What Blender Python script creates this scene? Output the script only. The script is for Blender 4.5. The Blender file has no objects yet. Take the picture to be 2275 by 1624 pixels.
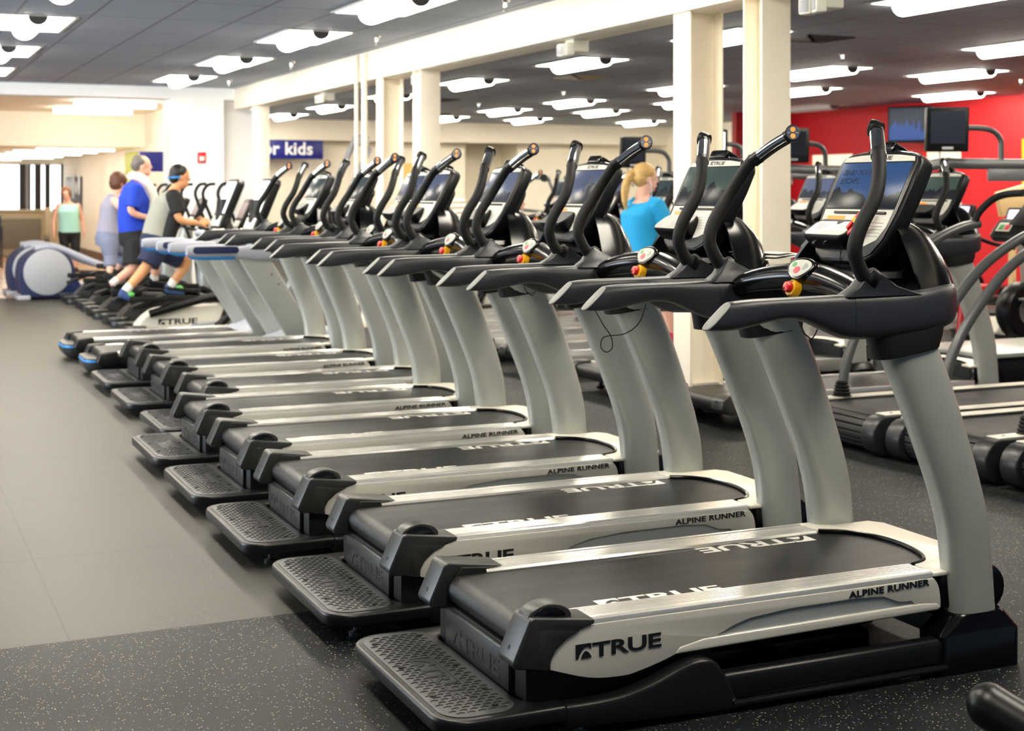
import bpy, bmesh, math, random
from mathutils import Vector, Matrix
random.seed(7)
S = bpy.context.scene
COL = S.collection
PI = math.pi

# ---------------------------------------------------------------- camera, world, exposure
cam_d = bpy.data.cameras.new('camera')
cam = bpy.data.objects.new('camera', cam_d)
COL.objects.link(cam)
cam.location = (0.0, 0.0, 1.501)
cam.rotation_euler = (PI / 2, 0, -math.radians(24.1637))
cam_d.sensor_fit = 'HORIZONTAL'
cam_d.sensor_width = 36.0
cam_d.lens = 3200.0 / 2275.0 * 36.0
cam_d.shift_y = -(812.0 - 422.7) / 2275.0
cam_d.clip_start = 0.1
cam_d.clip_end = 200
cam_d.dof.use_dof = True
cam_d.dof.focus_distance = 4.5
cam_d.dof.aperture_fstop = 4.6
S.camera = cam

W = bpy.data.worlds.new('sky')
S.world = W
W.use_nodes = True
bg = W.node_tree.nodes['Background']
bg.inputs[0].default_value = (0.66, 0.82, 1.0, 1)
bg.inputs[1].default_value = 0.15

S.view_settings.view_transform = 'Standard'
S.view_settings.look = 'None'
S.view_settings.gamma = 1.0
S.view_settings.use_curve_mapping = False
S.view_settings.exposure = 0.95
LENS = 14.0          # brightness of the ceiling lamps

# added area light, for daylight from unseen windows at the left
dl = bpy.data.lights.new('window_daylight', 'AREA')
dl.shape = 'RECTANGLE'
dl.size = 9.0
dl.size_y = 2.1
dl.energy = 520
dl.color = (0.86, 0.93, 1.0)
dlo = bpy.data.objects.new('window_daylight', dl)
COL.objects.link(dlo)
dlo.location = (-6.6, 13.5, 1.55)
dlo.rotation_euler = (PI / 2, 0, -PI / 2 + 0.35)


# ---------------------------------------------------------------- materials
def lin(c):
    return tuple(((v / 255.0) / 12.92 if v <= 10 else (((v / 255.0) + 0.055) / 1.055) ** 2.4) for v in c)


def mat(name, rgb, rough=0.5, metal=0.0, spec=0.5, coat=0.0, emit=None, estr=1.0, var=0.0, vscale=8.0, bump=0.0, bscale=80.0, stretch=None):
    m = bpy.data.materials.new(name)
    m.use_nodes = True
    nt = m.node_tree
    b = nt.nodes['Principled BSDF']
    c = lin(rgb)
    b.inputs['Base Color'].default_value = (*c, 1)
    b.inputs['Roughness'].default_value = rough
    b.inputs['Metallic'].default_value = metal
    b.inputs['Specular IOR Level'].default_value = spec
    b.inputs['Coat Weight'].default_value = coat
    b.inputs['Coat Roughness'].default_value = 0.08
    if emit is not None:
        b.inputs['Emission Color'].default_value = (*lin(emit), 1)
        b.inputs['Emission Strength'].default_value = estr
    tc = None
    if var > 0 or bump > 0:
        tc = nt.nodes.new('ShaderNodeTexCoord')
        mp = nt.nodes.new('ShaderNodeMapping')
        if stretch:
            mp.inputs['Scale'].default_value = stretch
        nt.links.new(tc.outputs['Object'], mp.inputs[0])
    if var > 0:
        n = nt.nodes.new('ShaderNodeTexNoise')
        n.inputs['Scale'].default_value = vscale
        n.inputs['Detail'].default_value = 4
        nt.links.new(mp.outputs[0], n.inputs['Vector'])
        r = nt.nodes.new('ShaderNodeMapRange')
        r.inputs[1].default_value = 0.3
        r.inputs[2].default_value = 0.7
        r.inputs[3].default_value = 1 - var
        r.inputs[4].default_value = 1 + var
        nt.links.new(n.outputs['Fac'], r.inputs[0])
        mx = nt.nodes.new('ShaderNodeMix')
        mx.data_type = 'RGBA'
        mx.blend_type = 'MULTIPLY'
        mx.inputs[0].default_value = 1
        mx.inputs[6].default_value = (*c, 1)
        nt.links.new(r.outputs[0], mx.inputs[7])
        nt.links.new(mx.outputs[2], b.inputs['Base Color'])
        r2 = nt.nodes.new('ShaderNodeMapRange')
        r2.inputs[1].default_value = 0.3
        r2.inputs[2].default_value = 0.7
        r2.inputs[3].default_value = max(0.03, rough - 0.5 * var * rough)
        r2.inputs[4].default_value = min(1, rough + 0.5 * var * rough)
        nt.links.new(n.outputs['Fac'], r2.inputs[0])
        nt.links.new(r2.outputs[0], b.inputs['Roughness'])
    if bump > 0:
        n = nt.nodes.new('ShaderNodeTexNoise')
        n.inputs['Scale'].default_value = bscale
        n.inputs['Detail'].default_value = 2
        nt.links.new(mp.outputs[0], n.inputs['Vector'])
        bu = nt.nodes.new('ShaderNodeBump')
        bu.inputs['Strength'].default_value = bump
        bu.inputs['Distance'].default_value = 0.002
        nt.links.new(n.outputs['Fac'], bu.inputs['Height'])
        nt.links.new(bu.outputs[0], b.inputs['Normal'])
    return m


MT = {}
def M_(key, *a, **k):
    MT[key] = mat(key, *a, **k)
M_('black', (10, 11, 13), 0.38, spec=0.35, var=0.12)
M_('satin_black', (14, 16, 19), 0.33, spec=0.38, bump=0.15, bscale=500)
M_('gloss_black', (6, 7, 10), 0.19, spec=0.28)
M_('arm_grey', (36, 39, 45), 0.36, bump=0.2, bscale=700)
M_('tip_grey', (112, 114, 112), 0.5)
M_('cap_grey', (39, 40, 40), 0.34, bump=0.2, bscale=600)
M_('step_emboss', (32, 33, 35), 0.4)
M_('step_grey', (54, 56, 58), 0.40, bump=0.2, bscale=500, var=0.08)
M_('step_mark', (30, 32, 38), 0.4)
M_('rubber', (7, 8, 9), 0.6, spec=0.3)
M_('foam', (12, 13, 15), 0.6, spec=0.35, bump=0.2, bscale=400)
M_('silver', (163, 167, 162), 0.33, metal=0.25, var=0.03)
M_('white_shell', (216, 211, 198), 0.3, var=0.02)
M_('silver_skirt', (202, 200, 192), 0.26, metal=0.15, var=0.02)
M_('recess_grey', (150, 156, 158), 0.4)
M_('hood_silver', (206, 202, 190), 0.34, var=0.03)
M_('alu', (232, 230, 226), 0.24, metal=0.7, var=0.10, vscale=14, stretch=(0.15, 6, 6))
M_('chrome', (225, 225, 225), 0.10, metal=1.0)
M_('belt', (19, 18, 20), 0.36, spec=0.42, var=0.22, vscale=5, bump=0.25, bscale=600, stretch=(0.5, 3, 3))
M_('belt_ink', (225, 222, 215), 0.5)
M_('ink', (18, 19, 26), 0.4)
M_('panel_white', (214, 212, 202), 0.4)
M_('pad_white', (186, 186, 178), 0.45)
M_('red', (206, 30, 34), 0.3)
M_('yellow', (240, 176, 20), 0.35)
M_('green', (92, 170, 96), 0.4)
M_('btn_red', (222, 66, 84), 0.4)
M_('orange', (240, 146, 58), 0.4, emit=(240, 146, 58), estr=0.25)
M_('navy', (20, 40, 78), 0.3)
M_('pale_grey', (160, 162, 166), 0.4)
M_('bluegrey', (158, 162, 174), 0.4)
M_('blue_trim', (40, 130, 205), 0.35)
M_('deepblue', (22, 33, 74), 0.4)
M_('cream', (250, 241, 222), 0.5, var=0.015)
M_('white_wall', (250, 250, 250), 0.6, var=0.01)
M_('cream_wall', (250, 242, 222), 0.6, var=0.015)
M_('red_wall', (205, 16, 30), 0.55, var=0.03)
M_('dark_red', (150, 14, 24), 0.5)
M_('brown', (92, 62, 40), 0.5)
M_('lamp', (255, 250, 240), 0.4, emit=(255, 246, 228), estr=LENS)
M_('lamp_off', (206, 200, 196), 0.4)
M_('lamp_end', (70, 70, 72), 0.6)
M_('lamp_frame', (205, 203, 198), 0.5)
M_('window_glow', (250, 250, 250), 0.4, emit=(250, 252, 255), estr=1.5)
M_('pane_lit', (244, 234, 204), 0.5, emit=(248, 238, 204), estr=0.42)
M_('frame_dark', (34, 32, 34), 0.5)
M_('blue_sign', (10, 26, 122), 0.4)
M_('sign_white', (245, 245, 245), 0.5)
M_('skin_light', (226, 170, 146), 0.5)
M_('skin_pale', (232, 180, 160), 0.5)
M_('skin_tan', (205, 146, 100), 0.5)
M_('hair_black', (16, 14, 14), 0.5)
M_('hair_grey', (104, 98, 92), 0.6)
M_('hair_brown', (92, 52, 34), 0.5)
M_('hair_auburn', (110, 62, 34), 0.5)
M_('hair_blond', (206, 168, 104), 0.5, var=0.25, vscale=30)
M_('cloth_mint', (168, 222, 212), 0.8)
M_('cloth_lilac', (150, 147, 165), 0.8)
M_('cloth_greyblue', (120, 126, 150), 0.8)
M_('cloth_royal', (14, 58, 186), 0.8)
M_('cloth_grey', (150, 150, 140), 0.8)
M_('cloth_black', (12, 12, 14), 0.8)
M_('cloth_navy', (16, 28, 62), 0.8)
M_('cloth_cyan', (24, 164, 226), 0.75)
M_('towel', (240, 234, 220), 0.9, bump=0.5, bscale=120)
M_('shoe_green', (96, 190, 96), 0.6)
M_('shoe_blue', (40, 70, 120), 0.6)
M_('shoe_pink', (206, 40, 84), 0.6)
M_('sock', (225, 222, 214), 0.8)
M_('steel_grey', (128, 130, 132), 0.35, metal=0.4)
M_('tube_grey', (84, 86, 88), 0.34, metal=0.2)
M_('slat', (36, 35, 36), 0.55, var=0.15)
M_('dark_roll', (30, 32, 35), 0.36)
M_('wood', (236, 196, 110), 0.5)
M_('pine', (240, 206, 150), 0.5)
M_('paper', (236, 234, 228), 0.7)
M_('grey_panel', (108, 102, 88), 0.6)
M_('olive_trim', (160, 146, 116), 0.5)
M_('lime', (196, 206, 84), 0.6)
M_('poster_dark', (70, 70, 74), 0.6)
M_('vent', (58, 52, 54), 0.6)
M_('plastic_white', (232, 232, 220), 0.45)
M_('alarm_red', (196, 18, 40), 0.4)
M_('screen_off', (36, 40, 50), 0.3, spec=0.2)
M_('screen_white', (235, 238, 245), 0.3, emit=(232, 238, 246), estr=0.9)
M_('screen_lilac', (190, 186, 235), 0.3, emit=(200, 200, 245), estr=0.9)
M_('screen_cloud', (120, 110, 110), 0.3, emit=(150, 128, 124), estr=0.35)


def screen_mat(name, sky, ridge, scale, strength, seed, base=0.0):
    """a lit display: a bright sky over a dark mountain ridge"""
    m = bpy.data.materials.new(name)
    m.use_nodes = True
    nt = m.node_tree
    b = nt.nodes['Principled BSDF']
    tc = nt.nodes.new('ShaderNodeTexCoord')
    sep = nt.nodes.new('ShaderNodeSeparateXYZ')
    nt.links.new(tc.outputs['Generated'], sep.inputs[0])
    n = nt.nodes.new('ShaderNodeTexNoise')
    n.noise_dimensions = '1D'
    n.inputs['Scale'].default_value = scale
    n.inputs['Detail'].default_value = 5
    ad = nt.nodes.new('ShaderNodeMath')
    ad.operation = 'ADD'
    ad.inputs[1].default_value = seed
    nt.links.new(sep.outputs['Y'], ad.inputs[0])
    nt.links.new(ad.outputs[0], n.inputs['W'])
    # ridge height
    mr = nt.nodes.new('ShaderNodeMapRange')
    mr.inputs[1].default_value = 0.3
    mr.inputs[2].default_value = 0.7
    mr.inputs[3].default_value = 0.12 + base
    mr.inputs[4].default_value = 0.62 + base
    nt.links.new(n.outputs['Fac'], mr.inputs[0])
    lt = nt.nodes.new('ShaderNodeMath')
    lt.operation = 'GREATER_THAN'
    nt.links.new(sep.outputs['Z'], lt.inputs[0])
    nt.links.new(mr.outputs[0], lt.inputs[1])
    mx = nt.nodes.new('ShaderNodeMix')
    mx.data_type = 'RGBA'
    mx.inputs[6].default_value = (*lin(ridge), 1)
    mx.inputs[7].default_value = (*lin(sky), 1)
    nt.links.new(lt.outputs[0], mx.inputs[0])
    b.inputs['Base Color'].default_value = (0.01, 0.012, 0.016, 1)
    b.inputs['Roughness'].default_value = 0.22
    b.inputs['Specular IOR Level'].default_value = 0.12
    nt.links.new(mx.outputs[2], b.inputs['Emission Color'])
    b.inputs['Emission Strength'].default_value = strength
    return m


MT['scr_blue'] = screen_mat('scr_blue', (52, 88, 140), (14, 20, 30), 1.6, 0.42, 3.1)
MT['scr_green'] = screen_mat('scr_green', (66, 84, 74), (24, 26, 34), 2.2, 0.5, 8.4, 0.05)
MT['scr_slate'] = screen_mat('scr_slate', (82, 92, 122), (36, 40, 50), 2.6, 0.5, 5.7)
MT['scr_pale'] = screen_mat('scr_pale', (104, 112, 138), (62, 66, 74), 2.0, 0.5, 1.3)
MT['scr_dark'] = screen_mat('scr_dark', (58, 72, 72), (40, 46, 48), 2.4, 0.5, 6.2)
MT['scr_tv'] = screen_mat('scr_tv', (34, 44, 60), (40, 80, 150), 7.0, 0.5, 2.2, 0.1)


def floor_material():
    m = bpy.data.materials.new('rubber_floor')
    m.use_nodes = True
    nt = m.node_tree
    L = nt.links.new
    b = nt.nodes['Principled BSDF']
    tc = nt.nodes.new('ShaderNodeTexCoord')

    def mth(op, a, bb=None, c=None):
        n = nt.nodes.new('ShaderNodeMath')
        n.operation = op
        for i, v in enumerate((a, bb, c)):
            if v is None:
                continue
            if isinstance(v, (int, float)):
                n.inputs[i].default_value = v
            else:
                L(v, n.inputs[i])
        return n.outputs[0]

    def mixc(f, c1, c2):
        n = nt.nodes.new('ShaderNodeMix')
        n.data_type = 'RGBA'
        if isinstance(f, (int, float)):
            n.inputs[0].default_value = f
        else:
            L(f, n.inputs[0])
        for i, c in ((6, c1), (7, c2)):
            if isinstance(c, tuple):
                n.inputs[i].default_value = (*c, 1)
            else:
                L(c, n.inputs[i])
        return n.outputs[2]

    sep = nt.nodes.new('ShaderNodeSeparateXYZ')
    L(tc.outputs['Object'], sep.inputs[0])
    X, Y = sep.outputs['X'], sep.outputs['Y']
    # walking lane beside the machines, its pale sheen painted into the colour (tiles from y = 5 on)
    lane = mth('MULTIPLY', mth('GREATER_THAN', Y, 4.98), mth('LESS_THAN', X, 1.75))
    lane = mth('MAXIMUM', lane, mth('MULTIPLY', mth('GREATER_THAN', Y, 14.2), mth('LESS_THAN', X, 4.6)))  # far floor brightened by the same painted sheen
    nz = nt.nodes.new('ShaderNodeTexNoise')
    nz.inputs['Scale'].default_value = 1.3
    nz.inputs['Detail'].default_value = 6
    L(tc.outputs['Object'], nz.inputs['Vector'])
    nf = nt.nodes.new('ShaderNodeTexNoise')
    nf.inputs['Scale'].default_value = 70
    nf.inputs['Detail'].default_value = 3
    L(tc.outputs['Object'], nf.inputs['Vector'])
    lane_sheen = mth('MULTIPLY', lane, mth('MULTIPLY_ADD', nz.outputs['Fac'], 0.9, 0.25))
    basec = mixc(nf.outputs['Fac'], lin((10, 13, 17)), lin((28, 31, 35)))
    basec = mixc(lane_sheen, basec, lin((66, 63, 56)))
    # coloured rubber crumbs
    vo = nt.nodes.new('ShaderNodeTexVoronoi')
    vo.inputs['Scale'].default_value = 140
    L(tc.outputs['Object'], vo.inputs['Vector'])
    hs = nt.nodes.new('ShaderNodeSeparateColor')
    L(vo.outputs['Color'], hs.inputs[0])
    sel = mth('MULTIPLY', mth('LESS_THAN', vo.outputs['Distance'], 0.30), mth('GREATER_THAN', hs.outputs[0], 0.80))
    speck = mixc(mth('GREATER_THAN', hs.outputs[1], 0.42), lin((86, 112, 140)), lin((196, 188, 146)))
    sel = mth('MULTIPLY', sel, mth('MAXIMUM', mth('MULTIPLY_ADD', lane_sheen, -1.15, 0.9), 0.06))
    col = mixc(sel, basec, speck)
    # tile seams
    sy = mth('ABSOLUTE', mth('SUBTRACT', mth('FRACT', mth('DIVIDE', mth('SUBTRACT', Y, 4.98), 1.16)), 0.5))
    seam = mth('GREATER_THAN', sy, 0.4955)
    sx = mth('ABSOLUTE', mth('SUBTRACT', mth('FRACT', mth('DIVIDE', mth('SUBTRACT', X, 0.62), 1.2)), 0.5))
    seam = mth('MAXIMUM', seam, mth('GREATER_THAN', sx, 0.4975))
    col = mixc(mth('MULTIPLY', seam, 0.75), col, lin((24, 24, 26)))
    L(col, b.inputs['Base Color'])
    rr = mth('MULTIPLY_ADD', nz.outputs['Fac'], 0.16, 0.42)
    L(rr, b.inputs['Roughness'])
    L(mth('MULTIPLY_ADD', lane_sheen, 0.5, 0.16), b.inputs['Specular IOR Level'])
    bu = nt.nodes.new('ShaderNodeBump')
    bu.inputs['Strength'].default_value = 0.15
    bu.inputs['Distance'].default_value = 0.002
    L(nf.outputs['Fac'], bu.inputs['Height'])
    L(bu.outputs[0], b.inputs['Normal'])
    return m


def grid_material(name, c1, c2, sx, sy, w, ox=0.0, oy=0.0, rough=0.7, noise=0.06):
    """ceiling tiles / plank grid from two sets of lines"""
    m = bpy.data.materials.new(name)
    m.use_nodes = True
    nt = m.node_tree
    b = nt.nodes['Principled BSDF']
    tc = nt.nodes.new('ShaderNodeTexCoord')
    br = nt.nodes.new('ShaderNodeTexBrick')
    br.offset = 0.0
    br.inputs['Scale'].default_value = 1.0
    br.inputs['Brick Width'].default_value = sx
    br.inputs['Row Height'].default_value = sy
    br.inputs['Mortar Size'].default_value = w
    br.inputs['Mortar Smooth'].default_value = 0.0
    br.inputs['Color1'].default_value = (*lin(c1), 1)
    br.inputs['Color2'].default_value = (*[v * (1 - noise) for v in lin(c1)], 1)
    br.inputs['Mortar'].default_value = (*lin(c2), 1)
    mp = nt.nodes.new('ShaderNodeMapping')
    mp.inputs['Location'].default_value = (ox, oy, 0)
    nt.links.new(tc.outputs['Object'], mp.inputs[0])
    nt.links.new(mp.outputs[0], br.inputs['Vector'])
    nt.links.new(br.outputs['Color'], b.inputs['Base Color'])
    b.inputs['Roughness'].default_value = rough
    return m


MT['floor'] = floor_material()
MT['ceiling'] = grid_material('ceiling_tile', (154, 163, 178), (108, 112, 122), 0.61, 1.22, 0.012, -3.6, -0.55)
MT['floor_wood'] = grid_material('corridor_floor', (196, 152, 116), (120, 88, 66), 0.3, 0.3, 0.008, rough=0.25)


# ---------------------------------------------------------------- mesh helpers
def cr(pts, n=6):
    """Catmull-Rom through points of any dimension"""
    P = [tuple(p) for p in pts]
    out = []
    d = len(P[0])
    for i in range(len(P) - 1):
        p0 = P[max(0, i - 1)]
        p1 = P[i]
        p2 = P[i + 1]
        p3 = P[min(len(P) - 1, i + 2)]
        for k in range(n):
            t = k / n
            out.append(tuple(0.5 * (2 * p1[j] + (p2[j] - p0[j]) * t + (2 * p0[j] - 5 * p1[j] + 4 * p2[j] - p3[j]) * t * t + (3 * p1[j] - p0[j] - 3 * p2[j] + p3[j]) * t ** 3) for j in range(d)))
    out.append(P[-1])
    return out


def sup(a, b, n=20, p=2.0):
    """superellipse outline, half sizes a, b"""
    o = []
    for i in range(n):
        t = 2 * PI * i / n
        c, s = math.cos(t), math.sin(t)
        o.append((a * math.copysign(abs(c) ** (2 / p), c), b * math.copysign(abs(s) ** (2 / p), s)))
    return o


def rrect(x0, x1, y0, y1, r, n=4):
    o = []
    for cx, cy, a0 in ((x1 - r, y1 - r, 0), (x0 + r, y1 - r, PI / 2), (x0 + r, y0 + r, PI), (x1 - r, y0 + r, 1.5 * PI)):
        for k in range(n + 1):
            a = a0 + PI / 2 * k / n
            o.append((cx + r * math.cos(a), cy + r * math.sin(a)))
    return o


class G:
    """collects shapes into ONE mesh"""
    def __init__(s, off=(0, 0, 0)):
        s.bm = bmesh.new()
        s.off = Vector(off)

    def add(s, tmp, mi=0, M=None, bev=0.0, seg=2, ang=28):
        bmesh.ops.remove_doubles(tmp, verts=tmp.verts, dist=1e-6)
        bmesh.ops.recalc_face_normals(tmp, faces=tmp.faces)
        if bev > 0:
            es = [e for e in tmp.edges if len(e.link_faces) == 2 and e.calc_face_angle(0) > math.radians(ang)]
            if es:
                bmesh.ops.bevel(tmp, geom=es, offset=bev, offset_type='OFFSET', segments=seg, profile=0.5, affect='EDGES', clamp_overlap=True)
        for f in tmp.faces:
            f.material_index = mi
        if M is not None:
            bmesh.ops.transform(tmp, matrix=M, verts=tmp.verts)
        me = bpy.data.meshes.new('t')
        tmp.to_mesh(me)
        tmp.free()
        s.bm.from_mesh(me)
        bpy.data.meshes.remove(me)
        return s

    def box(s, x0, x1, y0, y1, z0, z1, bev=0.0, mi=0, M=None, seg=2):
        t = bmesh.new()
        v = [t.verts.new((x, y, z)) for z in (z0, z1) for y in (y0, y1) for x in (x0, x1)]
        for f in ((0, 2, 3, 1), (4, 5, 7, 6), (0, 1, 5, 4), (2, 6, 7, 3), (0, 4, 6, 2), (1, 3, 7, 5)):
            t.faces.new([v[i] for i in f])
        return s.add(t, mi, M, bev, seg)

    def prism(s, pts, ax, a, b, bev=0.0, mi=0, M=None, seg=2):
        t = bmesh.new()

        def P(p, w):
            return (p[0], w, p[1]) if ax == 'y' else (p[0], p[1], w) if ax == 'z' else (w, p[0], p[1])
        A = [t.verts.new(P(p, a)) for p in pts]
        B = [t.verts.new(P(p, b)) for p in pts]
        n = len(pts)
        t.faces.new(A)
        t.faces.new(B[::-1])
        for i in range(n):
            t.faces.new((A[i], A[(i + 1) % n], B[(i + 1) % n], B[i]))
        return s.add(t, mi, M, bev, seg)

    def loft(s, rings, cap=True, mi=0, M=None, bev=0.0, closed=False):
        t = bmesh.new()
        R = [[t.verts.new(p) for p in r] for r in rings]
        n = len(R[0])
        m = len(R)
        for i in range(m if closed else m - 1):
            for j in range(n):
                a, b = R[i], R[(i + 1) % m]
                try:
                    t.faces.new((a[j], a[(j + 1) % n], b[(j + 1) % n], b[j]))
                except ValueError:
                    pass
        if cap and not closed:
            t.faces.new(R[0][::-1])
            t.faces.new(R[-1])
        return s.add(t, mi, M, bev)

    def sheet(s, rows, mi=0, M=None, thick=0.0):
        """open grid of points, optionally thickened along its normals"""
        t = bmesh.new()
        R = [[t.verts.new(p) for p in r] for r in rows]
        for i in range(len(R) - 1):
            for j in range(len(R[0]) - 1):
                t.faces.new((R[i][j], R[i][j + 1], R[i + 1][j + 1], R[i + 1][j]))
        bmesh.ops.recalc_face_normals(t, faces=t.faces)
        if thick:
            bmesh.ops.solidify(t, geom=t.faces[:], thickness=thick)
        return s.add(t, mi, M)

    def tube(s, path, r, n=12, mi=0, M=None, cap=True, sq=1.0, up=(0, 0, 1), p=2.0):
        P = [Vector(q[:3]) for q in path]
        m = len(P)
        rad = r if isinstance(r, (list, tuple)) else [r] * m
        if len(rad) != m:
            rr = []
            for i in range(m):
                f = i / (m - 1) * (len(rad) - 1)
                k = min(int(f), len(rad) - 2)
                rr.append(rad[k] + (rad[k + 1] - rad[k]) * (f - k))
            rad = rr
        rings = []
        prev = None
        for i in range(m):
            T = (P[min(m - 1, i + 1)] - P[max(0, i - 1)])
            if T.length < 1e-9:
                T = Vector((0, 0, 1))
            T.normalize()
            if prev is None:
                U = Vector(up)
                if abs(T.dot(U)) > 0.95:
                    U = Vector((0, 1, 0)) if abs(T.y) < 0.9 else Vector((1, 0, 0))
            else:
                U = prev
            A = (U - T * U.dot(T)).normalized()
            prev = A
            B = T.cross(A)
            rings.append([P[i] + A * u * sq + B * v for u, v in sup(rad[i], rad[i], n, p)])
        return s.loft(rings, cap, mi, M)

    def lathe(s, prof, c=(0, 0, 0), ax='z', n=24, mi=0, M=None):
        rings = []
        for r, z in prof:
            ring = []
            for i in range(n):
                a = 2 * PI * i / n
                u, v = max(r, 1e-4) * math.cos(a), max(r, 1e-4) * math.sin(a)
                q = (u, v, z) if ax == 'z' else (u, z, v) if ax == 'y' else (z, u, v)
                ring.append((c[0] + q[0], c[1] + q[1], c[2] + q[2]))
            rings.append(ring)
        return s.loft(rings, True, mi, M)

    def ball(s, c, r, n=14, mi=0, M=None):
        rx, ry, rz = r if isinstance(r, (tuple, list)) else (r, r, r)
        t = bmesh.new()
        bmesh.ops.create_uvsphere(t, u_segments=n, v_segments=max(6, n * 2 // 3), radius=1.0)
        bmesh.ops.transform(t, matrix=Matrix.Translation(c) @ Matrix.Diagonal((rx, ry, rz, 1)), verts=t.verts)
        return s.add(t, mi, M)

    def mesh(s, me, mi=0, M=None):
        t = bmesh.new()
        t.from_mesh(me)
        return s.add(t, mi, M)

    def text(s, body, size, M, mi=0, ext=0.0015, sx=1.0, align='LEFT', bold=0.0, sp=1.0, shear=0.0):
        cu = bpy.data.curves.new('txt', 'FONT')
        cu.body = body
        cu.size = size
        cu.extrude = ext
        cu.offset = bold
        cu.align_x = align
        cu.space_character = sp
        cu.shear = shear
        cu.resolution_u = 3
        o = bpy.data.objects.new('txt', cu)
        COL.objects.link(o)
        dg = bpy.context.evaluated_depsgraph_get()
        dg.update()
        me = bpy.data.meshes.new_from_object(o.evaluated_get(dg))
        bpy.data.objects.remove(o)
        s.mesh(me, mi, M @ Matrix.Diagonal((sx, 1, 1, 1)))
        bpy.data.meshes.remove(me)
        bpy.data.curves.remove(cu)
        return s

    def emblem(s, M, mi=0, h=1.0, ext=0.0015):
        """slanted square with an arch cut out of it"""
        p1 = [(0, 0), (0, 1), (1.2, 1), (1.2, .58), (1.05, .73), (.86, .79), (.66, .73), (.46, .55), (.29, .28), (.16, 0)]
        p2 = [(.42, 0), (.50, .21), (.62, .39), (.78, .49), (.92, .45), (1.08, .29), (1.2, .08), (1.2, 0)]
        for p in (p1, p2):
            s.prism([(x * h, y * h) for x, y in p], 'z', -ext, ext, 0, mi, M)
        return s

    def logo(s, M, h, mi=0, ext=0.0015):
        """the maker's mark: emblem and wordmark, cap height h"""
        s.emblem(M, mi, h * 1.0, ext)
        s.text('TRUE', h * 1.38, M @ Matrix.Translation((h * 1.30, 0, 0)), mi, ext, sx=1.68, bold=h * 0.030, sp=0.97)
        return s

    def make(s, name, mats, parent=None, label=None, smooth=38, **props):
        bm = s.bm
        bmesh.ops.translate(bm, verts=bm.verts, vec=s.off)
        bm.normal_update()
        for f in bm.faces:
            f.smooth = True
        for e in bm.edges:
            if len(e.link_faces) == 2:
                e.smooth = e.calc_face_angle(0) < math.radians(smooth)
            else:
                e.smooth = False
        me = bpy.data.meshes.new(name)
        bm.to_mesh(me)
        bm.free()
        for k in (mats if isinstance(mats, (list, tuple)) else [mats]):
            me.materials.append(MT[k])
        o = bpy.data.objects.new(name, me)
        COL.objects.link(o)
        if parent is not None:
            o.parent = parent
        if label:
            o['label'] = label
        for k, v in props.items():
            o[k] = v
        return o


def thing(name, label, cat, loc=(0, 0, 0), rz=0.0, group=None):
    o = bpy.data.objects.new(name, None)
    o.empty_display_size = 0.2
    COL.objects.link(o)
    o.location = loc
    o.rotation_euler = (0, 0, rz)
    o['label'] = label
    o['category'] = cat
    if group:
        o['group'] = group
    return o


def tag(o, label, cat, group=None):
    o['label'] = label
    o['category'] = cat
    if group:
        o['group'] = group
    return o


def struct(o):
    o['kind'] = 'structure'
    return o


def kids(o):
    return [c for c in COL.objects if c.parent == o]


def dup(root, loc, rz=None, label=None, skip=(), group=None):
    r = root.copy()
    COL.objects.link(r)
    r.location = loc
    if rz is not None:
        r.rotation_euler = (0, 0, rz)
    if label:
        r['label'] = label
    if group:
        r['group'] = group
    for c in kids(root):
        if c.name.split('.')[0] in skip:
            continue
        d = c.copy()
        COL.objects.link(d)
        d.parent = r
        for g in kids(c):
            h = g.copy()
            COL.objects.link(h)
            h.parent = d
    return r


def MM(org, x, y):
    """matrix with given origin, local x and local y directions (z = x cross y)"""
    x = Vector(x).normalized()
    y = Vector(y)
    y = (y - x * y.dot(x)).normalized()
    z = x.cross(y)
    m = Matrix((x, y, z)).transposed().to_4x4()
    m.translation = Vector(org)
    return m



# ================================================================ ROOM
g = G()
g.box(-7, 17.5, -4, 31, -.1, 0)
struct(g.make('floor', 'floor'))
g = G()
g.box(-7, 4.85, 21.2, 40, -.1, .003)
struct(g.make('floor_corridor', 'floor_wood'))
g = G()
g.box(-7, 17.5, -4, 31, 3.0, 3.08)
struct(g.make('ceiling', 'ceiling'))
g = G()
g.box(4.95, 5.27, 2.0, 21.05, 2.69, 2.9999, .004)
struct(g.make('trim_1', 'cream'))            # long downstand beam
g = G()
g.box(-7, 5.2, 21.05, 21.45, 2.83, 3.0)
g.box(4.05, 4.80, 21.05, 21.75, 0, 2.83)
g.box(4.80, 5.35, 21.25, 21.75, 0, 3.0)
struct(g.make('wall_left', 'white_wall'))
# corridor
g = G()
g.box(-7, 4.6, 21.45, 26.6, 2.88, 2.95)
g.box(-7, 4.6, 26.6, 38.5, 2.28, 2.34)
struct(g.make('ceiling_corridor', 'cream_wall'))
g = G()
g.box(-7, 4.6, 26.5, 26.62, 2.28, 2.90)
struct(g.make('trim_2', 'cream_wall'))
g = G()
g.box(4.6, 4.72, 21.75, 38.5, 0, 2.95)
struct(g.make('wall_corridor', 'cream_wall'))
g = G()
g.box(4.56, 4.60, 22, 38.3, 0.003, .16)
struct(g.make('baseboard_corridor', 'brown'))
g = G()
g.box(-7, 2.5, 38.3, 38.5, 0, 2.28)
g.box(2.5, 4.6, 38.3, 38.5, 0, .95)
g.box(2.5, 4.6, 38.3, 38.5, 2.16, 2.28)
struct(g.make('wall_end', 'cream_wall'))
wx = [(2.5, 3.54), (3.68, 3.76), (3.81, 3.91), (4.06, 4.16), (4.28, 4.54)]
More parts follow.
